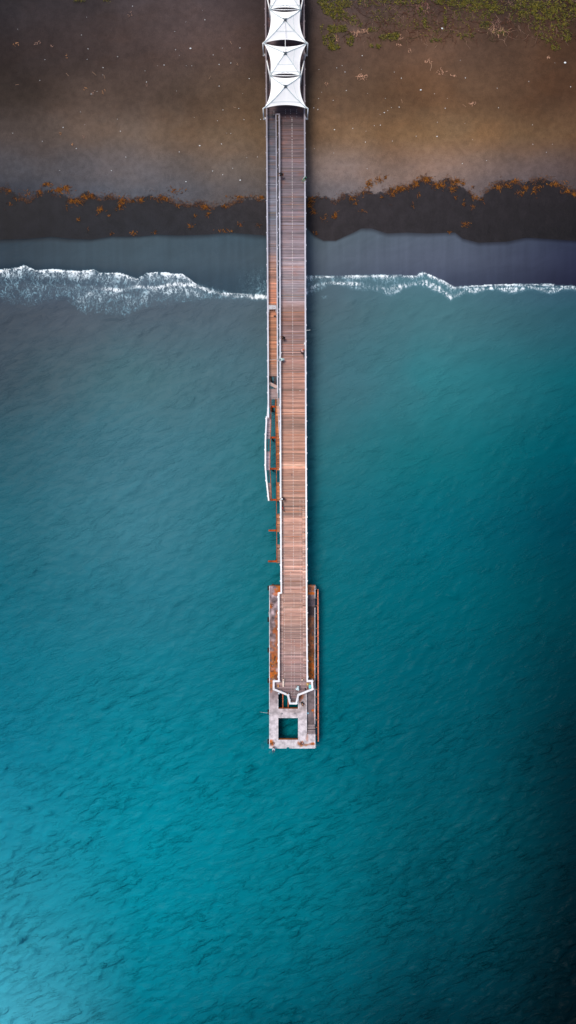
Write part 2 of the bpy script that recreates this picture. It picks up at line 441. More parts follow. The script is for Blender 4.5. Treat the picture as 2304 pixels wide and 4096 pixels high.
# milky water under the foam
c=mix(nt,math_(nt,'MULTIPLY',mrange(nt,fo,.15,1.0),.14),c,alb((130,172,190)))
L(nt,c,b.inputs['Base Color'])
b.inputs['Roughness'].default_value=.3; b.inputs['Specular IOR Level'].default_value=.015
rip3=noise(nt,mapping(nt,q1,(.36,1.05,1),(0,0,0),(3,7,0)),.95,4,.6,.35)
hgt=math_(nt,'ADD',math_(nt,'MULTIPLY',rip,.36),math_(nt,'ADD',math_(nt,'MULTIPLY',rip2,1.0),math_(nt,'MULTIPLY',mrange(nt,rip3,.46,.72),.85)))
amp_=attr(nt,'amp')
bmp=N(nt,'ShaderNodeBump'); bmp.inputs['Distance'].default_value=.55
L(nt,math_(nt,'MULTIPLY',amp_,mrange(nt,noise(nt,mapping(nt,q1,(.6,1.4,1)),.11,3,.6),.35,.65,.45,1.0)),bmp.inputs['Strength'])
L(nt,math_(nt,'ADD',hgt,math_(nt,'MULTIPLY',a,.4)),bmp.inputs['Height']); L(nt,bmp.outputs['Normal'],b.inputs['Normal'])
bamp=np.clip(np.interp(WY,[-95,-45,-20,25,38,41],[1.0,.8,.5,.42,.35,.05]),0,1)
bamp=np.maximum(bamp,.95*np.exp(-(np.maximum(np.abs(PXw-1168)-60,0)/45)**2)*(PYw>1230)*(PYw<3080))
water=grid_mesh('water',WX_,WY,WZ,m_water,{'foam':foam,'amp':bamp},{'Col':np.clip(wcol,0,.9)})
if water.data.polygons[0].normal.z<0: water.data.flip_normals()
water['kind']='structure'

# ------------------------------------------------------------------ pier helpers
def lerp_tab(t,y): 
    a=np.array(t,float); return [float(np.interp(y,a[:,0],a[:,i])) for i in range(1,a.shape[1])]
RL=lambda y:float(np.interp(y,[450,550,850,1150,1450,1700,1950,2200,2371],[1117,1117.8,1118.3,1120,1120.8,1121.5,1122.5,1123.8,1125]))
RR=lambda y:float(np.interp(y,[-120,100,550,850,1150,1450,1700,1950,2200,2450,2724],[1214.5,1215.8,1218.8,1220.3,1221.2,1222.3,1223.3,1224.6,1225.7,1226.6,1229]))
WL=lambda y:float(np.interp(y,[-120,0,250,550,850,1150,1450,1670],[1060.5,1062,1064.5,1067.3,1068.9,1070.8,1072.4,1073.3]))
WR=lambda y:float(np.interp(y,[455,550,850,1150,1450,1571],[1103.8,1105,1106.8,1108.7,1109.8,1110.4]))
DECKC=[(-120,84,70,76),(350,80,66,72),(460,88,68,72),(560,94,76,78),(680,114,100,106),(800,122,108,114),(950,138,124,132),(1130,154,140,146),(1200,156,140,144),(1260,146,108,96),(1340,150,120,118),(1500,168,126,112),(1750,182,136,116),(2000,186,141,122),(2300,180,142,130),(2450,178,140,126),(2600,160,130,124),(2720,150,124,122),(2820,128,110,118)]  # board tones along the pier; part of the gradient is painted-in vignette
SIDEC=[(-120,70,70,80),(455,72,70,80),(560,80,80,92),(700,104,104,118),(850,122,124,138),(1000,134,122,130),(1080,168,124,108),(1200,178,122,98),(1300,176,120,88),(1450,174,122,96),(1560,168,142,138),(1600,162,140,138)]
def plank_col(px,py,tab,seed):
    r_,g_,b_=lerp_tab(tab,py)
    c=np.array(lin((r_,g_,b_)))
    return c
m_deck=vcol('deck_boards',.62,(.35,3.0,1),1.6,.2,.35,rust=.22,bumps=.01)
m_rail,nt,b=mat('painted_rail')
p=geo(nt); base=attr(nt,'Col',True)
wr=noise(nt,mapping(nt,p,(2.5,.45,1)),1.2,6,.7)
c=mix(nt,1.0,base,grey(nt,mrange(nt,noise(nt,mapping(nt,p,(4,.5,4)),2,5,.6),.3,.7,.85,1.12)),'MULTIPLY')
c=mix(nt,mrange(nt,wr,.62,.70,0,.45),c,alb((112,112,122)))
L(nt,c,b.inputs['Base Color']); b.inputs['Roughness'].default_value=.6; b.inputs['Specular IOR Level'].default_value=.3
m_rust=vcol('rusty_steel',.85,(1,1,1),2.2,.45,.2,bumps=.01)
m_pile=vcol('pile_concrete',.85,(1,1,1),2,.3,.2)
m_screw=simple('screw_heads',(235,228,225),.4,0,.05,5)
RUST=alb((176,84,34)); RUSTD=alb((92,50,32)); PILE=alb((96,86,80)); DARKW=alb((58,46,46))

def planks(mb,xl,xr,y0,y1,tab,pitch=3.3,z=ZD,seed=1,split=None,bri=.10,mix_o=.0,th=.045,gap=.012):
    """boards laid across the walkway, y in photo pixels (deck level)"""
    rr=random.Random(seed); y=y0; s=s_at(z); band=0; prev=None
    while y<y1-.3:
        w=min(pitch*rr.uniform(.96,1.04),y1-y); yc=y+w/2
        a=xl(yc) if callable(xl) else xl; b_=xr(yc) if callable(xr) else xr
        band=band*.86+rr.gauss(0,1)*.5*.3
        segs=[(a,b_)]
        if split:
            cuts=[a]+[q for q in split(yc) if a+3<q<b_-3]+[b_]; segs=list(zip(cuts[:-1],cuts[1:]))
        for (p0,p1) in segs:
            base=plank_col((p0+p1)/2,yc,tab,0)
            f=math.exp(rr.gauss(0,bri*2.3)+band*.4)
            if rr.random()<.05: f*=rr.choice((1.28,.70))
            c=base*f
            c=c*np.array([1+rr.gauss(0,.035)+band*.1,1,1-rr.gauss(0,.02)-band*.06])
            if mix_o and rr.random()<mix_o: c=c*np.array([1.08,.82,.62])
            c=np.clip(c/ALB,0.004,.85)
            zz=z-th/2+rr.uniform(-.005,.005)
            A=P(p0,y,z); B=P(p1,y+w,z)
            mb.box(((A.x+B.x)/2,(A.y+B.y)/2,zz),(B.x-A.x-.006,A.y-B.y-gap,th),rr.gauss(0,.0007),col=tuple(c)+(1,))
        y+=w
def screws(mb,xf,y0,y1,step=7.2,seed=3,r=.035,z=ZD,mi=1,skip=.04):
    rr=random.Random(seed); y=y0
    while y<y1:
        if rr.random()>skip:
            q=P(xf(y) if callable(xf) else xf,y+rr.uniform(-.3,.3),z)
            mb.box((q.x,q.y,z+.006),(r*2,r*2,.012),.78,mi=mi)
        y+=step
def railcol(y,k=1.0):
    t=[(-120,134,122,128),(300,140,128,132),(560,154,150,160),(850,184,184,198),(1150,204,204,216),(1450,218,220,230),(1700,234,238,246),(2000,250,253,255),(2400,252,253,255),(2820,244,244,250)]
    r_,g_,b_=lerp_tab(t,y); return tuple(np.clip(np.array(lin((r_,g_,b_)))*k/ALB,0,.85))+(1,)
HR=1.02
def rail_run(parent,pts,w=.25,name='handrail',mbp=None,posts=True,out=1,k=1.0,step=64,off=0,lower=True,hr=HR,z=ZD):
    """handrail over photo points (at rail height): cap board (pieces), lower rails; posts are children of the rail"""
    zt=z+hr; mb=MB(); rr=random.Random(int(pts[0][0]*7+pts[0][1]))
    for (a,b_) in zip(pts[:-1],pts[1:]):
        n=max(1,int(math.hypot(b_[0]-a[0],b_[1]-a[1])/42)); 
        for i in range(n):
            t0=i/n; t1=(i+1)/n
            A=P(a[0]+(b_[0]-a[0])*t0,a[1]+(b_[1]-a[1])*t0,zt); B=P(a[0]+(b_[0]-a[0])*t1,a[1]+(b_[1]-a[1])*t1,zt)
            yc=a[1]+(b_[1]-a[1])*(t0+t1)/2
            f=k*rr.uniform(.9,1.08)
            d=(B-A).normalized()
            e0=w*.35 if i==0 and len(pts)>2 else -.004; e1=w*.35 if i==n-1 and len(pts)>2 else -.004
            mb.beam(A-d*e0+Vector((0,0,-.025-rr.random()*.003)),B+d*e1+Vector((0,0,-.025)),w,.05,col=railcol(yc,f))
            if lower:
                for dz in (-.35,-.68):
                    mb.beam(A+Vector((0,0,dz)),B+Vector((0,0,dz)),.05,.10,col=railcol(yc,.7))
    # bright inner nosing strip beside the cap board
    o=mb.build(name,m_rail,parent)
    if posts:
        for (a,b_) in zip(pts[:-1],pts[1:]):
            Lp=math.hypot(b_[0]-a[0],b_[1]-a[1])
            if Lp<10: continue
            if abs(b_[1]-a[1])>Lp*.9:
                ys=[y for y in np.arange(off+step*math.ceil((min(a[1],b_[1])-off)/step),max(a[1],b_[1])-2,step)]
                spots=[(a[0]+(b_[0]-a[0])*(y-a[1])/(b_[1]-a[1]),y) for y in ys]
            else:
                n=max(1,round(Lp/40)); spots=[(a[0]+(b_[0]-a[0])*i/n,a[1]+(b_[1]-a[1])*i/n) for i in range(n+1)]
            for (x,y) in spots:
                T=P(x,y,zt); pm=MB()
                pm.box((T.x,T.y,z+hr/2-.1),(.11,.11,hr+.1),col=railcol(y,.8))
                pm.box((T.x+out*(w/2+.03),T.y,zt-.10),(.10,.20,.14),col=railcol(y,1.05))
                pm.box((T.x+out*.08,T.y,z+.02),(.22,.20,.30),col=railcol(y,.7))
                pm.build('post',m_rail,o)
    return o

# ------------------------------------------------------------------ the pier
pier=thing('pier','long plank pier with pale handrails running from the beach out over the sea','pier',P(1168,1400,0))
dk=MB()
YT=-120
sp_end=lambda y:(1133+(y-2030)*.001,1209+(y-2030)*.004) if y>2030 else ()
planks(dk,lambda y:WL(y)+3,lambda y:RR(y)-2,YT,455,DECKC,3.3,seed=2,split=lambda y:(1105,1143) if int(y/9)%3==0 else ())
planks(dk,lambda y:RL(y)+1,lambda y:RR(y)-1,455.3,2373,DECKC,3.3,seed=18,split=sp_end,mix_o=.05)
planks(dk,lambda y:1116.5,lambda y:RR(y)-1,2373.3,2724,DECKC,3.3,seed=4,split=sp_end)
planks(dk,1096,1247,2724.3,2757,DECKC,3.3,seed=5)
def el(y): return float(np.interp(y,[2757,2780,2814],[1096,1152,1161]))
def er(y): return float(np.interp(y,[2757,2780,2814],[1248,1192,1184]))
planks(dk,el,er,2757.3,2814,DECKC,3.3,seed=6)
for xf,a,b_ in ((1142,440,472),(1162,440,470),(1187,440,470),(1096,445,470)): screws(dk,xf,a,b_,7)
screws(dk,lambda y:1168+(y-470)*.0032,472,2285,6.2,r=.045)
screws(dk,lambda y:1163,2290,2372,6.2); screws(dk,lambda y:1176,2372,2430,6.2); screws(dk,1164,2430,2560,6.2); screws(dk,1177,2560,2780,6.2); screws(dk,1165,2560,2800,6.2)
for xx in (1136,1200,1213): screws(dk,lambda y,xx=xx:xx+(y-2030)*.004,2000,2740,6.2,skip=.1)
screws(dk,1129,2380,2740,6.2)
# light cross strip where boards were renewed
A=P(1126,1860,ZD); B=P(1219,1860,ZD)
dk.beam(A+Vector((0,0,.012)),B+Vector((0,0,.012)),.10,.03,col=alb((236,214,190)))
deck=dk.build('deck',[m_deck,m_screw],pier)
rail_run(pier,[(RR(y),y) for y in (YT,100,550,850,1150,1450,1700,1950,2200,2450,2723)],.25,off=20)
pier_left=rail_run(pier,[(RL(y),y) for y in (457,550,850,1150,1450,1700,1950,2200,2372)],.26,out=-1,off=20)
rail_run(pier,[(1125,2372),(1114.5,2372)],.26,posts=False,lower=False)
rail_run(pier,[(1114.3,2370),(1115.3,2724)],.29,out=-1,off=20)
rail_run(pier,[(1115,2725),(1094.5,2725),(1094.5,2757),(1151.5,2780),(1160,2814),(1184.6,2814),(1193,2780),(1250,2757),(1248,2724),(1229,2724)],.32,out=1,k=.92,step=200)
# edge girders
gm=MB()
for y0,y1 in ((YT,455),(455,1150),(1150,1800),(1800,2372)):
    gm.beam(P(RL(y0) if y0>=455 else WL(y0)+6,y0)+Vector((0.1,0,-.28)),P(RL(y1) if y0>=455 else WL(y1)+6,y1)+Vector((.1,0,-.28)),.16,.42,col=RUSTD)
    gm.beam(P(RR(y0)-3,y0)+Vector((0,0,-.28)),P(RR(y1)-3,y1)+Vector((0,0,-.28)),.16,.42,col=RUSTD)
for x in (1118,1225): gm.beam(P(x,2372)+Vector((0,0,-.28)),P(x,2724)+Vector((0,0,-.28)),.16,.42,col=RUSTD)
gm.beam(P(1168,YT)+Vector((0,0,-.28)),P(1172,2790)+Vector((0,0,-.28)),.16,.42,col=RUSTD)
gm.build('girder',m_rust,pier)
ZB=ZD-.62
by=[-60]+[2246-124.4*i for i in range(18,-1,-1)]
for y in by:
    m=MB(); a=RL(y)+2 if y>460 else WL(y)+6
    m.beam(P(a,y)+Vector((0,0,-.64)),P(RR(y)-2,y)+Vector((0,0,-.64)),.35,.30,col=RUSTD); m.build('cross_beam',m_rust,pier)
    for x in (a+8,RR(y)-8):
        q=P(x,y); m=MB(); m.tube([(q.x,q.y,-3.2),(q.x,q.y,ZD-.8)],.24,12,col=PILE); m.build('pile',m_pile,pier,True)
# small things fixed on the deck end: bench plank under the tip
m=MB(); q=P(1172,2806,ZD+.4); m.box((q.x,q.y,ZD+.42),(.78,.2,.05),col=alb((120,98,92)))
for sx in (-.3,.3): m.box((q.x+sx,q.y,ZD+.2),(.06,.16,.42),col=alb((120,98,92)))
one(m,'bench',m_deck,'narrow wooden seat board in the pointed tip of the pier','bench',(q.x,q.y,ZD))
# capped lamp stubs
m_lamp=simple('lamp_metal',(120,92,80),.5); m_cap=simple('lamp_cap',(238,206,190),.5)
for i,(x,y,lb) in enumerate(((1134,2717,'small pyramid-capped lamp stub on the deck above the white bench'),(1209.5,2718,'small pyramid-capped lamp stub on the deck left of the yellow bucket'))):
    q=P(x,y); t=thing('lamp_stub',lb,'lamp',(q.x,q.y,ZD),'low lamp stubs near the pier tip')
    m=MB(); m.box((q.x,q.y,ZD+.2),(.24,.26,.4)); m.build('body',m_lamp,t)
    m=MB(); s=.15; m.add([(q.x-s,q.y-s,ZD+.4),(q.x+s,q.y-s,ZD+.4),(q.x+s,q.y+s,ZD+.4),(q.x-s,q.y+s,ZD+.4),(q.x,q.y,ZD+.55)],[(3,2,1,0),(0,1,4),(1,2,4),(2,3,4),(3,0,4)]); m.build('cap',m_cap,t)

# ------------------------------------------------------------------ side walkway
walk=thing('side_walkway','narrow plank walkway along the left side of the pier with its own pale rails','walkway',P(1088,1000,0))
wk=MB()
planks(wk,lambda y:WL(y)+1,lambda y:WR(y)+1,456,1505,SIDEC,3.3,seed=12,bri=.09,mix_o=.06)
wk.build('deck',m_deck,walk); wk=MB()
planks(wk,lambda y:WL(y)+1,lambda y:WR(y)+1,1555,1597,SIDEC,3.3,seed=13,bri=.08)
planks(wk,1074,1084,1597.3,1631,SIDEC,3.3,seed=14,bri=.06)
wk.build('deck',m_deck,walk)
rail_run(walk,[(WL(y),y) for y in (YT,0,250,550,850,1150,1450,1668)],.24,out=-1,off=34)
rail_run(walk,[(WR(y),y) for y in (457,550,850,1150,1450,1571)],.20,out=1,off=34,k=.9)
m=MB(); m.beam(P(1103,457,ZD+HR)+Vector((0,0,.02)),P(1119,457,ZD+HR)+Vector((0,0,.02)),.2,.05,col=railcol(457)); m.build('rail_end',m_rail,walk)
m=MB(); m.beam(P(1076,1533)+Vector((0,0,.03)),P(1108,1549)+Vector((0,0,.03)),.52,.05,col=alb((196,168,158))); m.build('loose_board',m_deck,walk)
m=MB()
for x in (1078.5,1083.5,1097,1101.5): m.beam(P(x,1495)+Vector((0,0,-.3)),P(x,1565)+Vector((0,0,-.3)),.08,.3,col=RUSTD)
for y0,y1 in ((456,1100),(1100,1597)):
    m.beam(P(WL(y0)+3,y0)+Vector((0,0,-.28)),P(WL(y1)+3,y1)+Vector((0,0,-.28)),.14,.4,col=RUSTD)
    m.beam(P(WR(y0)-1,y0)+Vector((0,0,-.28)),P(WR(y1)-1,y1)+Vector((0,0,-.28)),.14,.4,col=RUST if y0>1000 else RUSTD)
m.build('girder',m_rust,walk)
for y in [b for b in by if 456<b<1640]:
    m=MB(); m.beam(P(WL(y)+2,y)+Vector((0,0,-.64)),P(WR(y) if y<1571 else 1110,y)+Vector((0,0,-.64)),.30,.28,col=RUSTD); m.build('cross_beam',m_rust,walk)
    q=P(WL(y)+9,y); m=MB(); m.tube([(q.x,q.y,-3),(q.x,q.y,ZD-.78)],.2,10,col=PILE); m.build('pile',m_pile,walk,True)

# ------------------------------------------------------------------ broken walkway
brok=thing('broken_walkway','rusted skeleton of a collapsed walkway with missing boards beside the pier','walkway',P(1085,1850,0))
BG=[(1600,150,104,72),(1700,168,100,48),(1800,160,90,44),(2000,172,104,56),(2250,138,108,98)]
GRYC=[(1600,160,140,142),(1750,166,150,158),(1900,160,148,158),(2000,182,128,104)]
OBL=[(1084,1597),(1083.5,1700),(1081.5,1756),(1080,1850),(1080,1880),(1083,1930),(1086,2004)]
OBR=[(1101.5,1597),(1103,1700),(1104.5,1750),(1106,1880),(1106,2004),(1106.5,2128),(1107.5,2252)]
def xof(t): return lambda y:float(np.interp(y,[q[1] for q in t],[q[0] for q in t]))
xl_=xof(OBL); xr_=xof(OBR)
ZK=ZD-.08
bd=MB()
rail_left=[(1066,1667),(1061.5,1762),(1061.5,1870),(1066,1925),(1070.5,1965),(1074.5,2001)]
lo=xof([(1068,1655)]+rail_left)
planks(bd,lambda y:lo(y)+2,lambda y:xl_(y)-1,1656,1756,GRYC,3.3,z=ZK,seed=21,bri=.06)
bd.build('boards',m_deck,brok); bd=MB()
planks(bd,lambda y:lo(y)+2,lambda y:xl_(y)-1,1806,1881,GRYC,3.3,z=ZK,seed=22,bri=.06)
bd.build('boards',m_deck,brok); bd=MB()
planks(bd,lambda y:lo(y)+2,lambda y:xl_(y)-1,1931,2004,GRYC,3.3,z=ZK,seed=23,bri=.07)
bd.build('boards',m_deck,brok); bd=MB()
ri=lambda y:RL(y)-3.5
def ro(y): return xr_(y)+1
planks(bd,ro,ri,1592,1881,BG,3.0,z=ZK,seed=24,bri=.18)
bd.build('boards',m_deck,brok)
for a,b_ in ((1929,2004),(2055,2128),(2178,2252)): bd=MB(); planks(bd,ro,ri,a,b_,BG,3.0,z=ZK,seed=a,bri=.16); bd.build('boards',m_deck,brok)
m=MB(); 
for t in (OBL,OBR):
    for (a,b_) in zip(t[:-1],t[1:]): m.beam(P(a[0],a[1],ZK)+Vector((0,0,-.02)),P(b_[0],b_[1],ZK)+Vector((0,0,-.02)),.10,.36,col=RUST)
m.beam(P(1070,1756,ZK-.2),P(1070,1806,ZK-.2),.08,.2,col=alb((110,50,40)))
m.beam(P(1072,1881,ZK-.2),P(1075,1931,ZK-.2),.08,.2,col=alb((110,50,40)))
m.build('side_beam',m_rust,brok)
for (x0,x1,y) in ((1084,1102,1625),(1083,1103,1749),(1080,1105,1874),(1071,1117,1999),(1074,1117,2122),(1072,1118,2246)):
    m=MB(); m.beam(P(x0,y)+Vector((0,0,-.5)),P(x1,y)+Vector((0,0,-.5)),.30,.28,col=alb((176,74,28))); m.build('cross_beam',m_rust,brok)
    q=P((x0+x1)/2-4 if y<1990 else 1104,y); m=MB(); m.tube([(q.x,q.y,-3),(q.x,q.y,ZD-.66)],.17,10,col=alb((70,52,44))); m.build('pile',m_pile,brok,True)
rail_run(brok,rail_left,.24,out=-1,step=62,off=0,k=1.05)
rail_run(brok,[(1072.5,1600),(1068,1668)],.10,posts=False,lower=False)
rail_run(brok,[(1111.5,1573),(1112.5,1650),(1117,1742)],.09,posts=False,lower=False,k=.8)

# ------------------------------------------------------------------ landing platform (concrete)
ZP=3.7; ZL=3.05
x0,y0=1077.0,2341.0; CX,CY=92,326; PC=2.0
def hcell(px,py):
    if px<1079 and False: return None
    if py<2343 and px<1231: return None
    if 1113<px<1193 and 2742<py<2836: return None
    if 1113<px<1193 and 2870<py<2959: return None
    if 1147<px<1157 and py>2989: return None
    if px>1227 and px<1255 or (px>=1255 and 2395<py<2937):
        if 2395<py<2427:
            return ZP-(ZP-ZL)*min(1,math.ceil((py-2395)/6.4)/5)
        if 2427<=py<2900: return ZL
        if 2900<=py<2937: return ZL+(ZP-ZL)*min(1,math.ceil((py-2900)/9.3)/5)
    for (qx,qy,hw) in ((1089,2422,5),(1089,2663,5),(1240.5,2364,5),(1095,2973,5),(1210,2973,5)):
        if abs(px-qx)<hw and abs(py-qy)<hw: return ZP-.35
    return ZP
Hc=[[hcell(x0+PC*(i+.5),y0+PC*(j+.5)) for i in range(CX)] for j in range(CY)]
rb=[(1100,2520,12,12,.5),(1092,2690,14,12,.8),(1106,2650,8,22,.8),(1248,2560,8,26,.5),(1236,2650,10,26,.8),(1250,2640,6,20,.6),(1125,2360,22,26,1),(1135,2378,14,22,.8),(1108,2375,16,8,.5),(1082,2422,9,10,1),(1110,2480,10,30,.5),(1112,2560,9,40,.55),(1110,2600,20,30,.45),(1085,2580,20,14,.35),(1100,2640,14,30,.6),(1090,2620,18,18,.5),(1105,2700,20,18,1),(1085,2700,14,20,.8),(1085,2660,12,10,.8),(1110,2720,15,10,.9),(1085,2740,10,22,.6),
(1243,2352,18,12,.55),(1237,2372,10,6,1),(1250,2374,13,6,.9),(1232,2368,6,10,.8),(1240,2500,20,30,.35),(1245,2600,18,60,.35),(1245,2680,20,35,.7),(1245,2705,22,14,.95),(1240,2640,18,25,.4),(1257,2720,6,30,.7),(1202,2785,14,12,.6),(1198,2800,8,12,.45),(1085,2972,10,11,.8),(1205,2976,14,11,.75),(1222,2980,14,5,.6),(1228,2950,5,14,.4),(1250,2975,10,5,.7),(1259,2860,3,30,.4),(1252,2846,5,4,.8)]
CN=[(2341,128,112,118),(2450,132,116,120),(2600,128,108,108),(2720,120,100,98),(2780,150,134,138),(2840,190,180,184),(2900,208,200,206),(2993,202,196,200)]
def slab_col(px,py,h):
    r_,g_,b_=lerp_tab(CN,py)
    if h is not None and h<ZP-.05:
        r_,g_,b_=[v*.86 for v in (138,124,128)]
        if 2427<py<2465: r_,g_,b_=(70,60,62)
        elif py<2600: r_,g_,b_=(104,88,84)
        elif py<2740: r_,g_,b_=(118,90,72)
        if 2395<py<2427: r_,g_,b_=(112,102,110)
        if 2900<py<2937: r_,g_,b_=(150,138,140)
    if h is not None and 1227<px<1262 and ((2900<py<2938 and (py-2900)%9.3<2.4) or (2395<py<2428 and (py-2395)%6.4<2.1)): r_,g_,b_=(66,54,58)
    if px>1150 and 2770<py<2850 and h==ZP: r_,g_,b_=(186,174,176)
    if h is not None and h==ZP-.35: r_,g_,b_=(90,44,34)
    c=np.array(lin((r_,g_,b_)))
    n=float(vnoise(np.array(px*.05),np.array(py*.05),1.1,61,4))
    if py<2700 and px<1120: c=c*(1+max(0,n-.50)*6.0)*(1-max(0,.46-n)*3.0)
    ru=0
    n2=float(vnoise(np.array(px*.12),np.array(py*.12),1.0,62,3))
    for (x,y,rx,ry,a) in rb:
        d=((px-x)/rx)**2+((py-y)/ry)**2
        if d<4: ru=max(ru,min(1,a*1.35)*max(0,min(1,1.35-d*.75+(n2-.5)*1.8)))
    rc=np.array(lin((186,98,32))) if n2>.5 else np.array(lin((172,112,56)))
    if n2<.38: rc=np.array(lin((120,62,30)))
    c=c*(1-ru)+rc*ru
    return tuple(np.clip(c/ALB,0,.85))+(1,)
sl=MB(); s=s_at(ZP)
vcache={}
def wpos(i,j): return ((x0+PC*i-1152)*s,(2048-(y0+PC*j))*s)
BOT=ZP-.85
def vert(i,j,z,side,cellx,celly):
    key=(i,j,round(z,3),side)
    if key not in vcache:
        X,Y=wpos(i,j); vcache[key]=len(sl.v)
        sl.v.append((X,Y,z)); 
        cc=slab_col(x0+PC*cellx,y0+PC*celly,z if z>BOT else None)
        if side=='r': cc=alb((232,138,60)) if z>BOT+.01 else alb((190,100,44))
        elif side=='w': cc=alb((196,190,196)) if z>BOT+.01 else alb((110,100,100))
        sl.c.append(cc)
    return vcache[key]
def H_(i,j): return Hc[j][i] if 0<=i<CX and 0<=j<CY else None
for j in range(CY):
    for i in range(CX):
        h=Hc[j][i]
        if h is None: continue
        sl.f.append(tuple(vert(a,b_,h,'t',a,b_) for a,b_ in ((i,j+1),(i+1,j+1),(i+1,j),(i,j)))); sl.m.append(0)
        for (di,dj,e) in ((0,-1,((i,j),(i+1,j))),(0,1,((i+1,j+1),(i,j+1))),(-1,0,((i,j+1),(i,j))),(1,0,((i+1,j),(i+1,j+1)))):
            g=H_(i+di,j+dj); lowz=BOT if g is None else g
            if lowz<h-1e-4:
                sd='r' if (dj==-1 and g is None) else 'w'
                (a,b_)=e
                sl.f.append((vert(*a,h,sd,*a),vert(*b_,h,sd,*b_),vert(*b_,lowz,sd,*b_),vert(*a,lowz,sd,*a))); sl.m.append(0)
        sl.f.append(tuple(vert(a,b_,BOT,'b',a,b_) for a,b_ in ((i,j),(i+1,j),(i+1,j+1),(i,j+1)))); sl.m.append(0)
m_conc=vcol('weathered_concrete',.85,(1,1,1),1.1,.36,.25,bumps=.02)
plat=thing('landing_platform','low weathered concrete landing platform with rust stains around and beyond the pier end','platform',P(1168,2700,0))
sl.build('slab',m_conc,plat)
m=MB()
def curb(a,b_,w=.10,h=.07,z=ZP): m.beam(P(a[0],a[1],z)+Vector((0,0,h/2)),P(b_[0],b_[1],z)+Vector((0,0,h/2)),w,h,col=alb((222,218,224)))
curb((1078,2343),(1078,2992)); curb((1112,2796),(1112,2834)); curb((1112,2871),(1112,2958)); curb((1193.5,2780),(1193.5,2834)); curb((1193.5,2871),(1193.5,2958)); curb((1114,2870.8),(1192,2870.8),.07,.04)
curb((1078,2992),(1146,2992)); curb((1158,2992),(1259,2992)); curb((1226.2,2775),(1226.2,2936),.09,.06); curb((1260,2345),(1260,2394)); curb((1260,2938),(1260,2990))
curb((1259.5,2430),(1259.5,2899),.12,.10,ZL)
m.build('edge_curb',m_conc,plat)
m_ink=simple('pink_pyramid',(214,178,176),.6)
for (x,y) in ((1089,2422),(1089,2663),(1240.5,2364),(1095,2973),(1210,2973)):
    q=P(x,y,ZP-.35); m=MB(); h=.13
    m.add([(q.x-h,q.y-h,q.z),(q.x+h,q.y-h,q.z),(q.x+h,q.y+h,q.z),(q.x-h,q.y+h,q.z),(q.x,q.y,q.z+.25)],[(0,1,4),(1,2,4),(2,3,4),(3,0,4)]); m.build('mooring_lug',m_ink,plat)
for (a,b_) in (((1081,2350),(1081,2986)),((1255,2350),(1255,2986)),((1085,2986),(1251,2986)),((1085,2348),(1251,2348)),((1108,2853),(1198,2853)),((1200,2740),(1200,2980)),((1106,2740),(1106,2980))):  # added unseen walls under the slab, blocking side light to darken the openings
    A=P(a[0],a[1],ZP); B=P(b_[0],b_[1],ZP); m=MB(); zz=(BOT+.35)/2
    m.beam((A.x,A.y,zz),(B.x,B.y,zz),.22,BOT-.35-.01,col=alb((104,92,90))); m.build('shade_wall',m_pile,plat)
# rusty beams across the first opening
for x in (1131.5,1152.8):
    m=MB(); m.tube([P(x,2740,ZP-.45),P(x,2836,ZP-.45)],.10,10,col=alb((196,110,74))); m.build('pipe_beam',m_rust,plat,True)
# bollards / rings
for (x,y,rr_) in ((1126.5,2853.5,.13),(1178,2853,.09),(1252,2846,.10),(1249,2975,.10)):
    zz=ZL if (x>1227 and y<2900) else ZP
    q=P(x,y,zz); m=MB(); m.tube([(q.x,q.y,zz),(q.x,q.y,zz+.16),(q.x,q.y,zz+.18),(q.x,q.y,zz+.24)],[rr_*.8,rr_*.7,rr_*1.15,rr_*1.1],12,col=alb((170,120,96)) if x>1240 else alb((150,148,154))); m.build('bollard',m_pile,plat,True)
for y in (2352,2478,2600,2722,2845,2965):
    for x in (1090,1244):
        q=P(x,y,ZP); m=MB(); m.tube([(q.x,q.y,-4),(q.x,q.y,BOT+.01)],.35,14,col=PILE); m.build('pile',m_pile,plat,True)
m_rub=simple('black_rubber',(16,16,18),.7)
for y in (2352,2478,2600,2722,2848,2966):
    zz=ZP-.6; q=P(1074.5,y,zz); m=MB(); m.tube([(q.x,q.y-.4,zz),(q.x,q.y+.4,zz)],.2,12); m.beam((q.x+.1,q.y,zz),(q.x+.3,q.y,zz),.2,.2); m.build('rubber_fender',m_rub,plat,True)
m_alu=simple('pale_metal',(205,210,216),.4)
for (x,y) in ((1262.5,2352),(1262,2984),(1077,2455)):
    q=P(x,y,ZP); sg=1 if x>1100 else -1; m=MB()
    for dy in (-.2,.2): m.tube([(q.x-sg*.25,q.y+dy,ZP+.02),(q.x-sg*.2,q.y+dy,ZP+.25),(q.x+sg*.05,q.y+dy,ZP+.25),(q.x+sg*.12,q.y+dy,ZP-.1),(q.x+sg*.12,q.y+dy,.1)],.03,6)
    for k_ in range(9): m.tube([(q.x+sg*.12,q.y-.2,.3+k_*.35),(q.x+sg*.12,q.y+.2,.3+k_*.35)],.022,6)
    m.build('ladder',m_alu,plat)
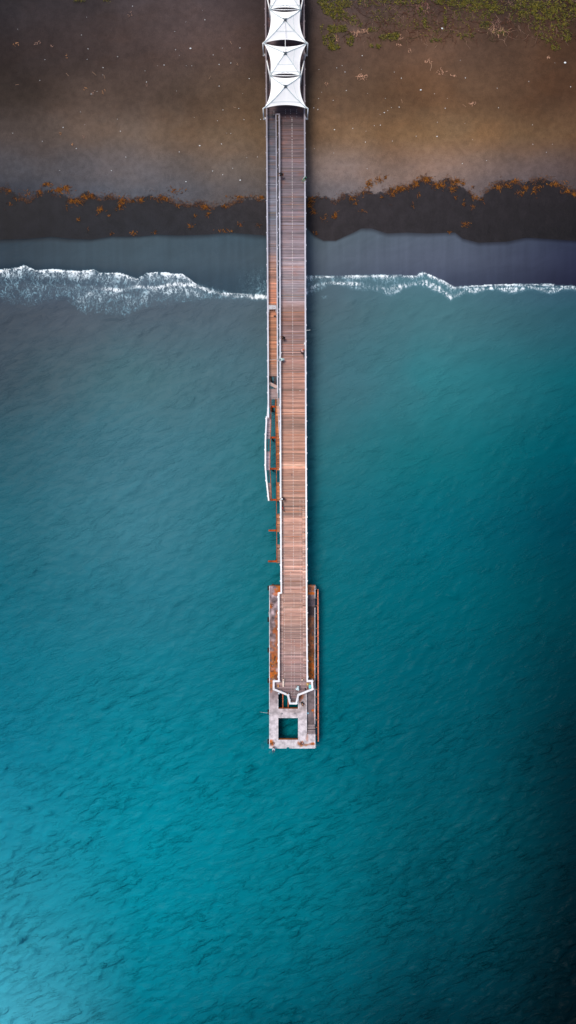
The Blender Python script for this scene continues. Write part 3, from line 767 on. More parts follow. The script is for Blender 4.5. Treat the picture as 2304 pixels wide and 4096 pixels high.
# fender pipe on the right
fp=thing('fender_pipe','long orange-red rusty pipe held on brackets off the right side of the platform','pipe',P(1272,2660,0))
m_orp=vcol('orange_pipe_paint',.6,(1,1,1),2.5,.28,.3)
zf=2.9; m=MB(); m.tube([P(1271.8,2357,zf),P(1272.6,2660,zf),P(1273.2,2966,zf)],.105,12,col=alb((255,150,112))); m.build('pipe',m_orp,fp,True)
m=MB(); m.beam(P(1268.8,2357,zf-.35),P(1269.5,2966,zf-.35),.12,.2,col=alb((60,36,34))); m.build('backing_beam',m_rust,fp)
for i,y in enumerate(np.arange(2362,2962,30.4)):
    y=float(y); m=MB(); dark=i%4==0
    m.beam(P(1259,y,zf-.2),P(1271,y,zf-.15),.34 if dark else .12,.14,col=alb((30,26,28)) if dark else alb((150,110,92))); m.tube([P(1272.3,y-.8,zf),P(1272.3,y+.8,zf)],.125,10,col=alb((120,40,30))); m.build('bracket',m_rust,fp)
    if dark:
        q=P(1267,y,0); m=MB(); m.tube([(q.x,q.y,-4),(q.x,q.y,zf-.3)],.18,10,col=alb((40,34,34))); m.build('pile',m_pile,fp,True)

# ------------------------------------------------------------------ canopies
m_mem,nt,b=mat('tensile_fabric')
f=mrange(nt,noise(nt,geo(nt),.8,4),.3,.7,.95,1.0)
L(nt,mix(nt,1.0,(.95,.95,.95,1),grey(nt,f),'MULTIPLY'),b.inputs['Base Color']); b.inputs['Roughness'].default_value=.5; b.inputs['Specular IOR Level'].default_value=.2
tr=nt.nodes.new('ShaderNodeBsdfTranslucent'); tr.inputs[0].default_value=(.95,.95,.95,1); ms=nt.nodes.new('ShaderNodeMixShader'); ms.inputs[0].default_value=.04; L(nt,b.outputs[0],ms.inputs[1]); L(nt,tr.outputs[0],ms.inputs[2]); L(nt,ms.outputs[0],nt.nodes['Material Output'].inputs[0])
m_steel=simple('pale_green_steel',(255,255,255),.45,0,.05)
m_cable=simple('grey_green_tube',(206,224,226),.5,0,.10)
m_hub=simple('dark_hub',(70,84,92),.5)
HC=2.75; HA=4.3; CXP=1141.5
def V3(px,py,h): 
    q=P(px,py,ZD); return Vector((q.x,q.y,ZD+h))
def canopy(yw,yn,label,ring_t=(.5,.5)):
    """yw: deck-level pixel row of the wide corners, yn of the narrow ones"""
    dx=(yw+yn)/2*0.004
    cx=CXP-1+dx; ym=(yw+yn)/2
    c0=V3(cx,ym,0)
    t=thing('canopy',label,'canopy',(c0.x,c0.y,ZD),'white tensile canopies over the pier')
    hw,hn=85,59.5
    def pos(u,v,lift=0):
        # v=-1 wide side, v=1 narrow side; u across
        au,av=abs(u),abs(v)
        half=hw+(hn-hw)*(v+1)/2
        X=u*half*(1-.19*(1-v*v)*au)
        vv=v*(1-(.22 if v<0 else .14)*(1-u*u)*av)
        Y=ym+(yn-yw)/2*vv
        m_=max(au,av); k_=(1-m_)
        h=HC+(HA-HC)*(k_**1.15)*(1-.0*0)
        h-= .10*(1-min(au,av)/max(m_,1e-6))*math.sin(math.pi*min(1,m_))  # panels sag between ridges
        return V3(cx+X,Y,h+lift)
    n=28; mb=MB(); vs=[]
    for j in range(n+1):
        for i in range(n+1): vs.append(pos(-1+2*i/n,-1+2*j/n))
    fs=[(j*(n+1)+i,j*(n+1)+i+1,(j+1)*(n+1)+i+1,(j+1)*(n+1)+i) for j in range(n) for i in range(n)]
    mb.add(vs,fs); mem=mb.build('membrane',m_mem,t)
    sol=mem.modifiers.new('thick','SOLIDIFY'); sol.thickness=.02; sol.offset=-1
    for su in (-1,1):
        for sv in (-1,1):
            m=MB(); m.tube([pos(su*k_,sv*k_,.05) for k_ in (.05,.3,.55,.8,1.0)],[.06,.05,.045,.045,.07],8); m.build('ridge_tube',m_cable,t)
    m=MB(); a,b_=ring_t
    ring=[(-.46,-a),(.46,-a),(.46,b_),(-.46,b_)]
    ring=[(-a,-a),(a,-a),(b_,b_),(-b_,b_)]
    for k_ in range(4):
        p0,p1=ring[k_],ring[(k_+1)%4]
        pts=[pos(p0[0]+(p1[0]-p0[0])*q/6,p0[1]+(p1[1]-p0[1])*q/6,.035) for q in range(7)]
        m.tube(pts,.022,6)
    m.build('ring_cable',m_cable,t)
    A=pos(0,0); m=MB(); m.tube([A+Vector((0,0,-.1)),A+Vector((0,0,.12)),A+Vector((0,0,.2))],[.2,.2,.1],12)
    for k_ in range(4):
        an=R(45+90*k_); m.beam(A+Vector((0,0,.1)),A+Vector((math.cos(an)*.42,math.sin(an)*.38,-.02)),.10,.08)
    m.build('apex_hub',m_hub,t)
    return t,pos
tD,pD=canopy(472,344,'white pyramid canopy nearest the sea, at the open end of the row',(.76,.46))
tC,pC=canopy(217,344,'white pyramid canopy, second in the row from the seaward end')
tB,pB=canopy(217,86,'white pyramid canopy, third in the row from the seaward end')
tA,pA=canopy(-48,86,'white canopy cut by the top edge of the photo')
ridge=MB(); ridge.tube([pB(0,0,.05),pB(0,-.5,.12)+Vector((0,0,.3)),pC(0,-.5,.12)+Vector((0,0,.3)),pC(0,0,.05)],.05,8)
one(ridge,'tie_tube',m_steel,'thin pale tube joining the peaks of the second and third canopies','tube',pB(0,-1))
for (yw,rows) in ((472,'at the seaward end of the canopy row'),(217,'between the second and third canopies')):
    cx=CXP-1+yw*.004
    for s_,nm in ((-1,'left'),(1,'right')):
        b0=V3(cx+s_*87,yw,0); t0=V3(cx+s_*87.5,yw,HC)
        t=thing('canopy_post','white steel post %s, %s edge'%(rows,nm),'post',(b0.x,b0.y,ZD),'white outer canopy posts')
        m=MB(); m.tube([b0+Vector((0,0,-.25)),t0],[.12,.10],10); m.build('shaft',m_steel,t,True)
        m=MB(); m.tube([t0,V3(cx+s_*80,yw-5,HC+.02)],.09,8); m.tube([t0,V3(cx+s_*80,yw+(4 if yw==217 else -2),HC+.02)],.05,8); m.build('head_arm',m_steel,t,True)
        m=MB(); m.box((b0.x-s_*.1,b0.y,ZD-.2),(.45,.3,.16)); m.build('foot_plate',m_steel,t)
for (yn,ywb,lb) in ((344,217,'white steel cross frame with truss between the first and second canopies from the sea'),(86,-48,'white steel cross frame with truss near the top edge of the photo')):
    cx=CXP-1+yn*.004; q=V3(cx,yn,0)
    t=thing('canopy_truss',lb,'truss',(q.x,q.y,ZD),'white cross frames carrying the canopies')
    L0=V3(cx-60.5,yn,HC); R0=V3(cx+60.5,yn,HC)
    m=MB(); m.tube([L0,R0],.075,10); m.build('crossbeam',m_steel,t,True)
    m=MB(); up=Vector((0,0,1.05)); ex=Vector((.12,0,0))
    m.tube([L0+up-ex,R0+up+ex],.035,8)
    for e_,sg in ((L0,1),(R0,-1)):
        m.tube([e_,e_+up],.04,8); m.tube([e_+Vector((sg*.25,0,0)),e_+Vector((sg*.25,0,1.05))],.035,8)
        m.tube([e_+Vector((sg*.25,0,.05)),(L0+R0)/2+up],.03,8); m.tube([e_+Vector((-sg*.05,0,.1)),e_+up+Vector((sg*.25,0,0))],.02,6)
    m.build('truss',m_cable,t,True)
    for s_,e_ in ((-1,L0),(1,R0)):
        f0=V3(cx+s_*60,yn-2,0); m=MB(); m.tube([f0,e_],[.10,.09],10); m.build('post',m_steel,t,True)
        f1=V3(cx+s_*80,ywb+1,0.05); m=MB(); m.tube([f1,e_],[.12,.11],10); m.build('strut',m_steel,t,True)

# ------------------------------------------------------------------ people
SK=alb((178,120,86)); SKD=alb((120,76,52))
m_skin={'light':simple('skin_light',(214,158,122),.55,0,.04),'brown':simple('skin_brown',(150,92,58),.55,0,.04)}
m_hair=simple('black_hair',(20,17,18),.5,0,.2)
m_eye=simple('eye_dark',(15,12,12),.3)
_cl={}
def cloth(c):
    if c not in _cl: _cl[c]=simple('cloth_%d'%len(_cl),c,.85,0,.10,14)
    return _cl[c]
def skin_mesh(joints,edges,root,sub=1):
    names=list(joints); me=bpy.data.meshes.new('tmp')
    me.from_pydata([joints[n][0] for n in names],[(names.index(a),names.index(b_)) for a,b_ in edges],[])
    o=bpy.data.objects.new('tmp',me); TS=bpy.data.scenes.get('tmp_skin') or bpy.data.scenes.new('tmp_skin'); TS.collection.objects.link(o)
    o.modifiers.new('s','SKIN')
    sv=me.skin_vertices[0].data
    for i,n in enumerate(names): sv[i].radius=(joints[n][1],joints[n][2] if len(joints[n])>2 else joints[n][1]); sv[i].use_root=(n==root)
    md=o.modifiers.new('u','SUBSURF'); md.levels=sub; md.render_levels=sub
    
    with bpy.context.temp_override(scene=TS,view_layer=TS.view_layers[0]): dg=bpy.context.evaluated_depsgraph_get()
    dg.update(); e_=o.evaluated_get(dg)
    out=bpy.data.meshes.new_from_object(e_); bpy.data.objects.remove(o); bpy.data.meshes.remove(me)
    V=[v.co.copy() for v in out.vertices]; F=[tuple(p_.vertices) for p_ in out.polygons]
    bpy.data.meshes.remove(out); return V,F
def person(px,py,face,label,skin='brown',lean=0,shirt=(40,40,46),pants=(50,50,60),hair=m_hair,hat=None,arms='rail',sit=False,z=ZD,sleeve='short',bare_legs=False,head_h=1.55,seat_z=None,legs_fwd=.45,barefoot=False,hair_long=False,legspread=.1,loose=.022):
    """px,py: where the head shows in the photo; face: heading in degrees (0=+y)"""
    Ml=Matrix.Rotation(R(lean),3,'X')            # lean forward (towards +y)
    Ml=Matrix.Rotation(-R(lean),3,'X')
    hipz=.92 if not sit else (seat_z if seat_z is not None else .5)
    hip=Vector((0,0,hipz))
    def up(v): return hip+Ml@Vector(v)
    J={}
    J['pel']=(hip,.135,.105); J['belly']=(up((0,0,.16)),.135,.10); J['chest']=(up((0,.01,.36)),.155,.11)
    J['neckb']=(up((0,0,.50)),.075,.07); J['neck']=(up((0,.01,.56)),.055,.055)
    hd=up((0,.03,.68))
    for s_,n in ((-1,'l'),(1,'r')):
        sh=up((s_*.185,0,.45)); J['sh'+n]=(sh,.065,.065)
        if arms=='rail': elb=sh+Vector((s_*.05,.16,-.22)); wr=elb+Vector((-s_*.10,.24,.0))
        elif arms=='knees': elb=sh+Vector((s_*.06,.12,-.24)); wr=elb+Vector((-s_*.08,.22,-.02))
        elif arms=='down': elb=sh+Vector((s_*.05,-.01,-.28)); wr=elb+Vector((s_*.01,.06,-.25))
        else: elb=sh+Vector((s_*.07,.14,-.20)); wr=elb+Vector((-s_*.14,.22,.06))
        J['el'+n]=(elb,.042,.042); J['wr'+n]=(wr,.028,.028)
        J['pa'+n]=(wr+(wr-elb).normalized()*.07,.036,.022)
        hx=hip+Vector((s_*.095,0,-.04)); J['hp'+n]=(hx,.088,.088)
        if sit:
            kn=hip+Vector((s_*(.13+legspread*.3),legs_fwd,.02)); an=kn+Vector((0,.06,-.42)) if legs_fwd<.6 else kn+Vector((s_*.01,.36,-.18))
            if an.z<.07: an.z=.07
        else:
            kn=Vector((s_*(.10+legspread*.2),.03,.49)); an=Vector((s_*(.11+legspread*.4),-.02,.08))
        J['kn'+n]=(kn,.06,.06); J['an'+n]=(an,.04,.04); 
        J['to'+n]=(an+Vector((s_*.02,.17,-.045)),.036,.03)
    E=[('pel','belly'),('belly','chest'),('chest','neckb'),('neckb','neck')]
    for n in 'lr': E+=[('chest','sh'+n),('sh'+n,'el'+n),('el'+n,'wr'+n),('wr'+n,'pa'+n),('pel','hp'+n),('hp'+n,'kn'+n),('kn'+n,'an'+n),('an'+n,'to'+n)]
    rot=Matrix.Rotation(R(face),3,'Z')
    # place so that the head lies under the photo's pixel
    W=P(px,py,z+hd.z); hdw=rot@hd; base=Vector((W.x-hdw.x,W.y-hdw.y,z))
    T=lambda v: rot@Vector(v)+base
    t=thing('person',label,'person',tuple(base))
    V,F=skin_mesh(J,E,'pel',1)
    mb=MB(); mb.add([T(v) for v in V],F,mi=0)
    Mh=rot@Matrix.Rotation(-R(lean*.6),3,'X')
    mb.ell(T(hd),(.078,.098,.122),Mh,nu=16,nv=12)
    def hl(v): return T(hd)+Mh@Vector(v)
    mb.tube([hl((0,-.02,-.07)),T(J['neck'][0])],[.055,.055],10)
    mb.ell(hl((0,.10,-.015)),(.014,.022,.026),Mh,nu=8,nv=6)           # nose
    mb.ell(hl((0,.085,-.062)),(.030,.014,.009),Mh,nu=8,nv=6)          # mouth
    for s_ in (-1,1): mb.ell(hl((s_*.08,0,0)),(.012,.022,.034),Mh,nu=8,nv=6)
    for n,s_ in (('l',-1),('r',1)):                                     # fingers and thumb
        w_=J['wr'+n][0]; pa=J['pa'+n][0]; d=(pa-w_).normalized(); sd=d.cross(Vector((0,0,1)))
        if sd.length<.1: sd=Vector((1,0,0))
        sd.normalize()
        for k_,ln in enumerate((.062,.074,.068,.052)):
            r0=pa+sd*(k_-1.5)*.019+d*.02
            mb.tube([T(r0),T(r0+d*ln*.55+Vector((0,0,-.006))),T(r0+d*ln*.9+Vector((0,0,-.03)))],[.010,.009,.007],6)
        r0=pa-sd*s_*.03-d*.03; mb.tube([T(r0),T(r0-sd*s_*.03+d*.025),T(r0-sd*s_*.035+d*.055)],[.012,.010,.008],6)
    mb.build('body',m_skin[skin],t,True)
    em=MB()
    for s_ in (-1,1): em.ell(hl((s_*.03,.088,.012)),(.012,.008,.008),Mh,nu=8,nv=6)
    em.build('eyes',m_eye,t)
    # shirt
    def sub(keys,edges,grow,cut={}):
        JJ={k_:(cut.get(k_,J[k_][0]),)+tuple(r_+grow for r_ in J[k_][1:]) for k_ in keys}
        V,F=skin_mesh(JJ,edges,keys[0],1); m=MB(); m.add([T(v) for v in V],F); return m
    ks=['pel','belly','chest','neckb','shl','shr','ell','elr']; es=[('pel','belly'),('belly','chest'),('chest','neckb'),('chest','shl'),('chest','shr'),('shl','ell'),('shr','elr')]
    cut={} if sleeve=='long' else {'ell':J['shl'][0].lerp(J['ell'][0],.7),'elr':J['shr'][0].lerp(J['elr'][0],.7)}
    cut['neckb']=J['chest'][0].lerp(J['neckb'][0],.75)
    if sleeve=='long':
        ks+=['wrl','wrr']; es+=[('ell','wrl'),('elr','wrr')]
    sub(ks,es,loose,cut).build('shirt',cloth(shirt),t,True)
    ks=['pel','hpl','hpr','knl','knr']; es=[('pel','hpl'),('pel','hpr'),('hpl','knl'),('hpr','knr')]
    if not bare_legs: ks+=['anl','anr']; es+=[('knl','anl'),('knr','anr')]
    sub(ks,es,.018).build('shorts' if bare_legs else 'trousers',cloth(pants),t,True)
    if not barefoot:
        for n in 'lr':
            a=J['an'+n][0]; b_=J['to'+n][0]; m=MB(); m.tube([T(a+Vector((0,-.06,-.035))),T(a+Vector((0,0,-.03))),T(b_+Vector((0,.04,.005)))],[.042,.052,.04],10); m.build('shoe',cloth((40,36,40)),t,True)
    if hair:
        m=MB(); m.ell(hl((0,-.014,.022)),(.088,.104,.118),Mh,nu=16,nv=10)
        if hair_long: m.ell(hl((0,-.08,-.08)),(.08,.05,.14),Mh)
        m.build('hair',hair,t,True)
    if hat is not None:
        m=MB(); m.ell(hl((0,-.01,.075)),(.105,.12,.085),Mh,nu=16,nv=8)
        m.tube([hl((0,.0,.062)),hl((0,.0,.075))],[.165,.16],20) if hat[1]=='wide' else m.add([hl((-.08,.07,.075)),hl((.08,.07,.075)),hl((.06,.19,.062)),hl((-.06,.19,.062)),hl((-.08,.07,.062)),hl((.08,.07,.062)),hl((.06,.19,.05)),hl((-.06,.19,.05))],[(0,1,2,3),(7,6,5,4),(0,3,7,4),(1,5,6,2),(2,6,7,3)])
        m.build('hat',cloth(hat[0]),t,True)
    return t,T,J

person(1117.5,694,90,'person in black sitting on the inner rail beside the gap between walkway and pier','brown',loose=.06,lean=55,shirt=(16,18,22),pants=(120,66,36),arms='knees',sit=True,seat_z=HR,sleeve='short',bare_legs=True,legs_fwd=.42,barefoot=True)
person(1217,710,150,'person in a grey cap sitting on the right rail with green trousers','light',lean=25,shirt=(24,22,24),pants=(60,196,142),hat=((196,198,206),'cap'),arms='knees',sit=True,seat_z=HR-.0,legs_fwd=.55,barefoot=True)
person(1126.5,1348,85,'dark haired person in a dark shirt leaning at the left rail above the white bag','brown',loose=.05,lean=40,shirt=(34,22,20),pants=(40,34,36),arms='rail')
person(1212,1399,-60,'person in a pale pink shirt standing next to the dark bicycle','light',lean=22,shirt=(226,192,196),pants=(60,42,48),hat=((226,96,60),'cap'),arms='rail')
p6=person(1120.5,1438,100,'person in a white and mint shirt leaning over the left rail with a rod','brown',loose=.06,lean=55,shirt=(206,232,226),pants=(180,206,212),hat=((120,168,176),'cap'),arms='rail')
person(1128,1996,105,'person in a white hat and dark purple shirt beside the red bicycle','brown',loose=.05,lean=25,shirt=(58,34,48),pants=(50,36,44),hat=((240,244,242),'wide'),arms='rail')
person(1188.5,2764,165,'person in a loose pale blue top bending forward at the pier tip','brown',lean=62,shirt=(206,228,232),pants=(200,222,228),arms='down',sleeve='long',loose=.085)
person(1212.5,2822,-150,'person in black squatting on the concrete platform beyond the pier tip','light',lean=30,shirt=(34,36,44),pants=(28,30,38),arms='knees',sit=True,seat_z=.34,z=ZP,legs_fwd=.35)
p10=person(1094,3003,178,'person in a pale shirt and shorts fishing at the bottom left corner of the platform','brown',lean=16,shirt=(214,232,240),pants=(110,60,44),arms='rail',z=ZP,bare_legs=True,hat=((40,92,130),'cap'),barefoot=True)

bpy.data.scenes.remove(bpy.data.scenes['tmp_skin'])
# ------------------------------------------------------------------ rods, bicycles, small things
m_rod=simple('rod_white',(226,232,232),.4)
def rod(pts,label,r=.03):
    m=MB(); m.tube(pts,[r]+[r*.7]*(len(pts)-2)+[r*.35],6); t=one(m,'fishing_rod',m_rod,label,'fishing rod',tuple(pts[0]),'fishing rods along the pier'); return t
rod([P(1117,1436,ZD+1.06),P(1100,1437.5,ZD+1.25),P(1075,1440,ZD+1.45)],'thin fishing rod reaching left over the side walkway')
rod([P(1222,1321,ZD+1.04),P(1234,1321,ZD+1.25),P(1242,1320,ZD+1.35)],'short pale fishing rod sticking out over the right rail',.04)
rod([P(1084,2853.5,ZP+.05),P(1072,2852,ZP+.45),P(1054,2850,ZP+.7),P(1040,2848,ZP+.9)],'long white fishing rod reaching left off the concrete platform',.035)
def bicycle(px,py,head,leanang,colr,label,steer=25,z=ZD):
    q=P(px,py,z); t=thing('bicycle',label,'bicycle',(q.x,q.y,z),'bicycles leaning on the rails')
    M=Matrix.Rotation(R(head),3,'Z')@Matrix.Rotation(R(leanang),3,'Y')
    Tq=lambda v:M@Vector(v)+Vector((q.x,q.y,z))
    black=simple('tyre',(34,36,42),.7); met=simple('bike_metal',(120,124,130),.35,.5); fr=simple('frame_paint',colr,.35,0,.05)
    for yy,st in ((-.52,0),(.52,steer)):
        Mw=M@Matrix.Rotation(R(st),3,'Z'); w=MB(); w.torus(Tq((0,yy,.34)),.315,.024,M=Mw,n=32); o=w.build('wheel',black,t,True)
        w=MB(); w.torus(Tq((0,yy,.34)),.292,.010,M=Mw,n=32,k=6); w.tube([Tq((0,yy,.34))+Mw@Vector((-.05,0,0)),Tq((0,yy,.34))+Mw@Vector((.05,0,0))],.022,8)
        for k_ in range(14):
            a=2*math.pi*k_/14; w.tube([Tq((0,yy,.34)),Tq((0,yy,.34))+Mw@Vector((0,math.cos(a)*.29,math.sin(a)*.29))],.004,4)
        w.build('rim',met,o)
    f=MB(); BB=(0,-.08,.30); ST=(0,-.20,.76); HT=(0,.36,.80); HB=(0,.39,.66); RA=(0,-.52,.34)
    for a,b_,r_ in ((BB,ST,.02),(ST,HT,.022),(BB,HB,.024),(BB,RA,.014),(ST,RA,.012),(HT,HB,.022)): f.tube([Tq(a),Tq(b_)],r_*1.9,8)
    f.build('frame',fr,t,True)
    f=MB()
    for sx in (-.05,.05): f.tube([Tq((sx,.40,.66)),Tq((sx,.52,.34))],.016,8)
    f.build('fork',fr,t,True)
    f=MB(); cs,sn=math.cos(R(steer)),math.sin(R(steer)); H0=Vector((0,.33,.98))
    f.tube([Tq((0,.36,.80)),Tq(H0)],.016,8); f.tube([Tq(H0+Vector((-.29*cs,-.29*sn-.10,.02))),Tq(H0+Vector((-.12*cs,-.12*sn,0))),Tq(H0+Vector((.12*cs,.12*sn,0))),Tq(H0+Vector((.29*cs,.29*sn-.10,.02)))],.018,8); f.build('handlebar',black,t,True)
    f=MB(); f.tube([Tq(ST),Tq((0,-.22,.88))],.014,8); f.ell(Tq((0,-.24,.91)),(.07,.14,.03),M); f.build('saddle',black,t,True)
    f=MB(); f.torus(Tq((.045,-.08,.30)),.09,.01,M=M,n=20,k=6)
    f.tube([Tq((.06,-.08,.30)),Tq((.08,.02,.16))],.012,6); f.tube([Tq((-.06,-.08,.30)),Tq((-.08,-.18,.44))],.012,6)
    f.box(Tq((.12,.02,.16)),(.09,.06,.02),M=M); f.box(Tq((-.12,-.18,.44)),(.09,.06,.02),M=M); f.build('crank',met,t)
    return t
bicycle(1135,2029,186,14,(214,48,22),'red bicycle leaning on the left rail with its front wheel turned',38)
bicycle(1213.5,1419,184,-18,(52,54,62),'dark grey bicycle leaning on the right rail',12)

def sack(px,py,z,rx,ry,h,c,name,label,cat,seed=1,ang=0,group=None):
    q=P(px,py,z); m=MB(); rr=random.Random(seed); nu,nv=16,9; vs=[];fs=[]
    ph=[rr.random()*6.28 for _ in range(4)]
    for i in range(nv+1):
        tt=math.pi*i/nv
        for j in range(nu):
            a=2*math.pi*j/nu; k_=1+.13*math.sin(3*a+ph[0]+tt)+.07*math.sin(5*a+ph[1]-2*tt)
            prof=math.sin(tt)**.75
            v=Matrix.Rotation(ang,3,'Z')@Vector((rx*prof*math.cos(a)*k_,ry*prof*math.sin(a)*k_,0)); zz=h*(1+math.cos(tt))/2
            vs.append((q.x+v.x,q.y+v.y,z+zz))
    for i in range(nv):
        for j in range(nu): a=i*nu+j;b_=i*nu+(j+1)%nu; fs.append((a,a+nu,b_+nu,b_))
    m.add(vs,fs); return one(m,name,cloth(c),label,cat,(q.x,q.y,z),group,True)
sack(1218,1377,ZD+.45,.12,.22,.5,(240,240,238),'plastic_bag','white plastic bag hanging inside the right rail','bag',1)
sack(1124.8,1413,ZD+.45,.12,.17,.5,(240,238,232),'plastic_bag','white plastic bag hanging on the left rail above the mint shirt person','bag',2)
sack(1115.5,2773,ZP,.16,.16,.25,(206,216,232),'plastic_bag','crumpled pale bag on the concrete under the pier tip\'s left side','bag',3)
sack(1231,2852,ZL,.2,.18,.22,(150,206,226),'plastic_bag','pale blue bag lying on the lower concrete ledge','bag',4)
sack(1233.5,2751,ZD,.22,.16,.32,(128,22,28),'bag','dark red bag on the deck under the cyan box','bag',5)
sack(1221.5,2757,ZD,.10,.30,.22,(18,18,20),'cloth','black cloth bundle hanging near the right rail of the pier tip','cloth',6,R(15))
sack(1119,2761,ZD+HR-.02,.18,.06,.1,(130,96,62),'rag','small brown rag on the left rail of the pier tip','rag',7,R(-22))
sack(1149,2774,ZD+HR-.02,.14,.12,.12,(134,88,50),'rag','brown rag on the rail corner left of the pointed tip','rag',8)
# flip flops
m=MB()
for (x,y,a) in ((1098.5,1263.5,.3),(1101,1267,-.1)):
    q=P(x,y); m.box((q.x,q.y,ZD+.02),(.42,.12,.035),a); m.box((q.x+.1,q.y,ZD+.055),(.10,.13,.05),a)
one(m,'slippers',simple('slipper_black',(22,18,18),.7),'pair of black slippers on the orange boards below the white gate','slippers',tuple(P(1100,1265)))
# white gate lying over the walkway
q=P(1091,1235,ZD); t=thing('gate','white metal gate frame with two panels across the side walkway','gate',(q.x,q.y,ZD))
m_wg=simple('white_gate_paint',(226,228,232),.45,0,.06)
X0,X1=P(1076,1228).x,P(1104.5,1228).x; Y0=P(0,1228).y; Y1=P(0,1243).y; zt=ZD+.95
m=MB()
for a,b_ in (((X0,Y0),(X1,Y0)),((X0,Y1),(X1,Y1)),((X0,Y0),(X0,P(0,1257).y)),((X1,Y0),(X1,P(0,1257).y)),((X0,(Y0+Y1)/2),(X1,(Y0+Y1)/2)),(((X0+X1)/2,Y0),((X0+X1)/2,Y1))):
    m.tube([(a[0],a[1],zt),(b_[0],b_[1],zt)],.035,8)
m.build('frame',m_wg,t,True)
for i in (0,1):
    for j in (0,1):
        m=MB(); w_=(X1-X0)/2-.12; h_=(Y0-Y1)/2-.10; m.box((X0+(X1-X0)*(.25+.5*i),Y1+(Y0-Y1)*(.25+.5*j),zt-.02),(w_,h_,.02)); m.build('panel',simple('gate_panel',(186,188,194),.5,0,.05),t)
m=MB()
for x in (X0,X1):
    for y in (Y0,Y1,P(0,1256).y): m.tube([(x,y,ZD),(x,y,zt)],.03,8)
m.build('leg',m_wg,t,True)
# pier-tip clutter
q=P(1133.3,2733,ZD); t=thing('bench','long narrow white bench on the deck below the left lamp stub','bench',(q.x,q.y,ZD))
m=MB(); m.box((q.x,q.y,ZD+.42),(.24,1.0,.05)); m.build('seat',simple('bench_white',(240,222,206),.6),t)
for dy in (-.4,.4):
    m=MB(); m.box((q.x,q.y+dy,ZD+.2),(.2,.06,.40)); m.build('leg',simple('bench_leg',(180,160,146),.6),t)
m=MB(); m.box((q.x+.01,q.y-.30,ZD+.448),(.06,.14,.008)); m.build('slot',simple('slot',(170,150,140),.7),t)
q=P(1112.3,2742.5,ZD); t=thing('box','small open tan cardboard box on the left of the pier tip','box',(q.x,q.y,ZD))
m=MB(); m.box((q.x,q.y,ZD+.13),(.26,.38,.26),R(15)); m.build('carton',simple('carton',(222,168,112),.8),t)
m=MB(); m.box((q.x-.12,q.y+.10,ZD+.30),(.09,.30,.02),R(15)); m.box((q.x+.13,q.y-.06,ZD+.29),(.08,.30,.02),R(15)); m.build('flap',simple('carton_flap',(160,104,66),.8),t)
q=P(1230.2,2735.5,ZD); t=thing('bucket','yellow bucket on the right of the pier tip','bucket',(q.x,q.y,ZD))
m=MB(); nn=20; m.tube([(q.x,q.y,ZD),(q.x,q.y,ZD+.34)],[.15,.185],nn); m.build('body',simple('bucket_yellow',(206,160,34),.45),t,False)
m=MB(); m.torus((q.x,q.y,ZD+.345),.185,.016,M=Matrix.Rotation(R(90),3,'Y'),n=24,k=6); m.build('rim',simple('bucket_rim',(226,184,60),.45),t,True)
m=MB(); m.ell((q.x+.01,q.y-.03,ZD+.35),(.10,.07,.03)); m.build('bait',simple('bait',(232,222,190),.6),t,True)
q=P(1239.5,2744.5,ZD); t=thing('cool_box','cyan cool box standing against the right rail of the pier tip','cool box',(q.x,q.y,ZD))
m=MB(); m.box((q.x,q.y,ZD+.19),(.38,.60,.38),R(-4)); m.build('body',simple('cool_cyan',(70,196,204),.35),t)
m=MB(); m.box((q.x,q.y,ZD+.41),(.41,.63,.06),R(-4)); m.box((q.x-.03,q.y-.02,ZD+.446),(.24,.40,.012),R(-4)); m.build('lid',simple('cool_lid',(112,224,226),.3),t)
m=MB(); m.tube([(q.x-.19,q.y-.2,ZD+.3),(q.x-.10,q.y,ZD+.5),(q.x+.19,q.y+.2,ZD+.3)],.015,6); m.build('handle',simple('cool_handle',(20,70,80),.4),t)
for (x,y,c,lb) in ((1200.3,1563,(240,236,226),'tiny white wrapper on the brown deck boards right of the dotted line'),(1138,2496,(240,230,224),'tiny white cup on the deck left of the widened pier end'),):
    sack(x,y,ZD,.07,.06,.06,c,'litter',lb,'litter',int(x))
m=MB(); q=P(1167.5,1899); m.box((q.x,q.y,ZD+.03),(.09,.34,.05),-.05); one(m,'stick',simple('grey_stick',(84,80,86),.8),'short dark grey stick lying on the deck below the pale cross strip','stick',tuple(q))

# ------------------------------------------------------------------ beach stuff
def on_ground(px,py):
    z=1.0
    for _ in range(3):
        q=P(px,py,z); i_=int(np.searchsorted(gx,q.x)); j_=int(np.searchsorted(gy,q.y)); u1=(q.x-gx[i_-1])/(gx[i_]-gx[i_-1]); v1=(q.y-gy[j_-1])/(gy[j_]-gy[j_-1])
        z=float((GZ[j_-1,i_-1]*(1-u1)+GZ[j_-1,i_]*u1)*(1-v1)+(GZ[j_,i_-1]*(1-u1)+GZ[j_,i_]*u1)*v1)
    return P(px,py,z)
class Fast:
    def __init__(s): s.v=[];s.f=[];s.c=[]
def leaf(F,q,ln,w,ang,tilt,col,curl=.3):
    d=Vector((math.cos(ang),math.sin(ang),0)); n=Vector((-d.y,d.x,0)); o=len(F.v)
    zt=math.sin(tilt)*ln
    a=q; m1=q+d*ln*.5+Vector((0,0,zt*.7)); e_=q+d*ln+Vector((0,0,zt*(1-curl)))
    F.v+= [tuple(a),tuple(m1-n*w/2),tuple(e_),tuple(m1+n*w/2)]; F.c+=[col]*4; F.f.append((o,o+1,o+2,o+3))
def build_fast(F,name,m,label,cat):
    mb=MB(); mb.v=F.v; mb.f=F.f; mb.c=F.c; mb.m=[0]*len(F.f)
    o=mb.build(name,m); o['kind']='stuff'; return tag(o,label,cat)
m_leaf=vcol('vine_leaves',.55,(1,1,1),2.2,.3,.3)
m_weed=vcol('seaweed',.6,(1,1,1),3,.3,.25)
rr=random.Random(4)
F=Fast()
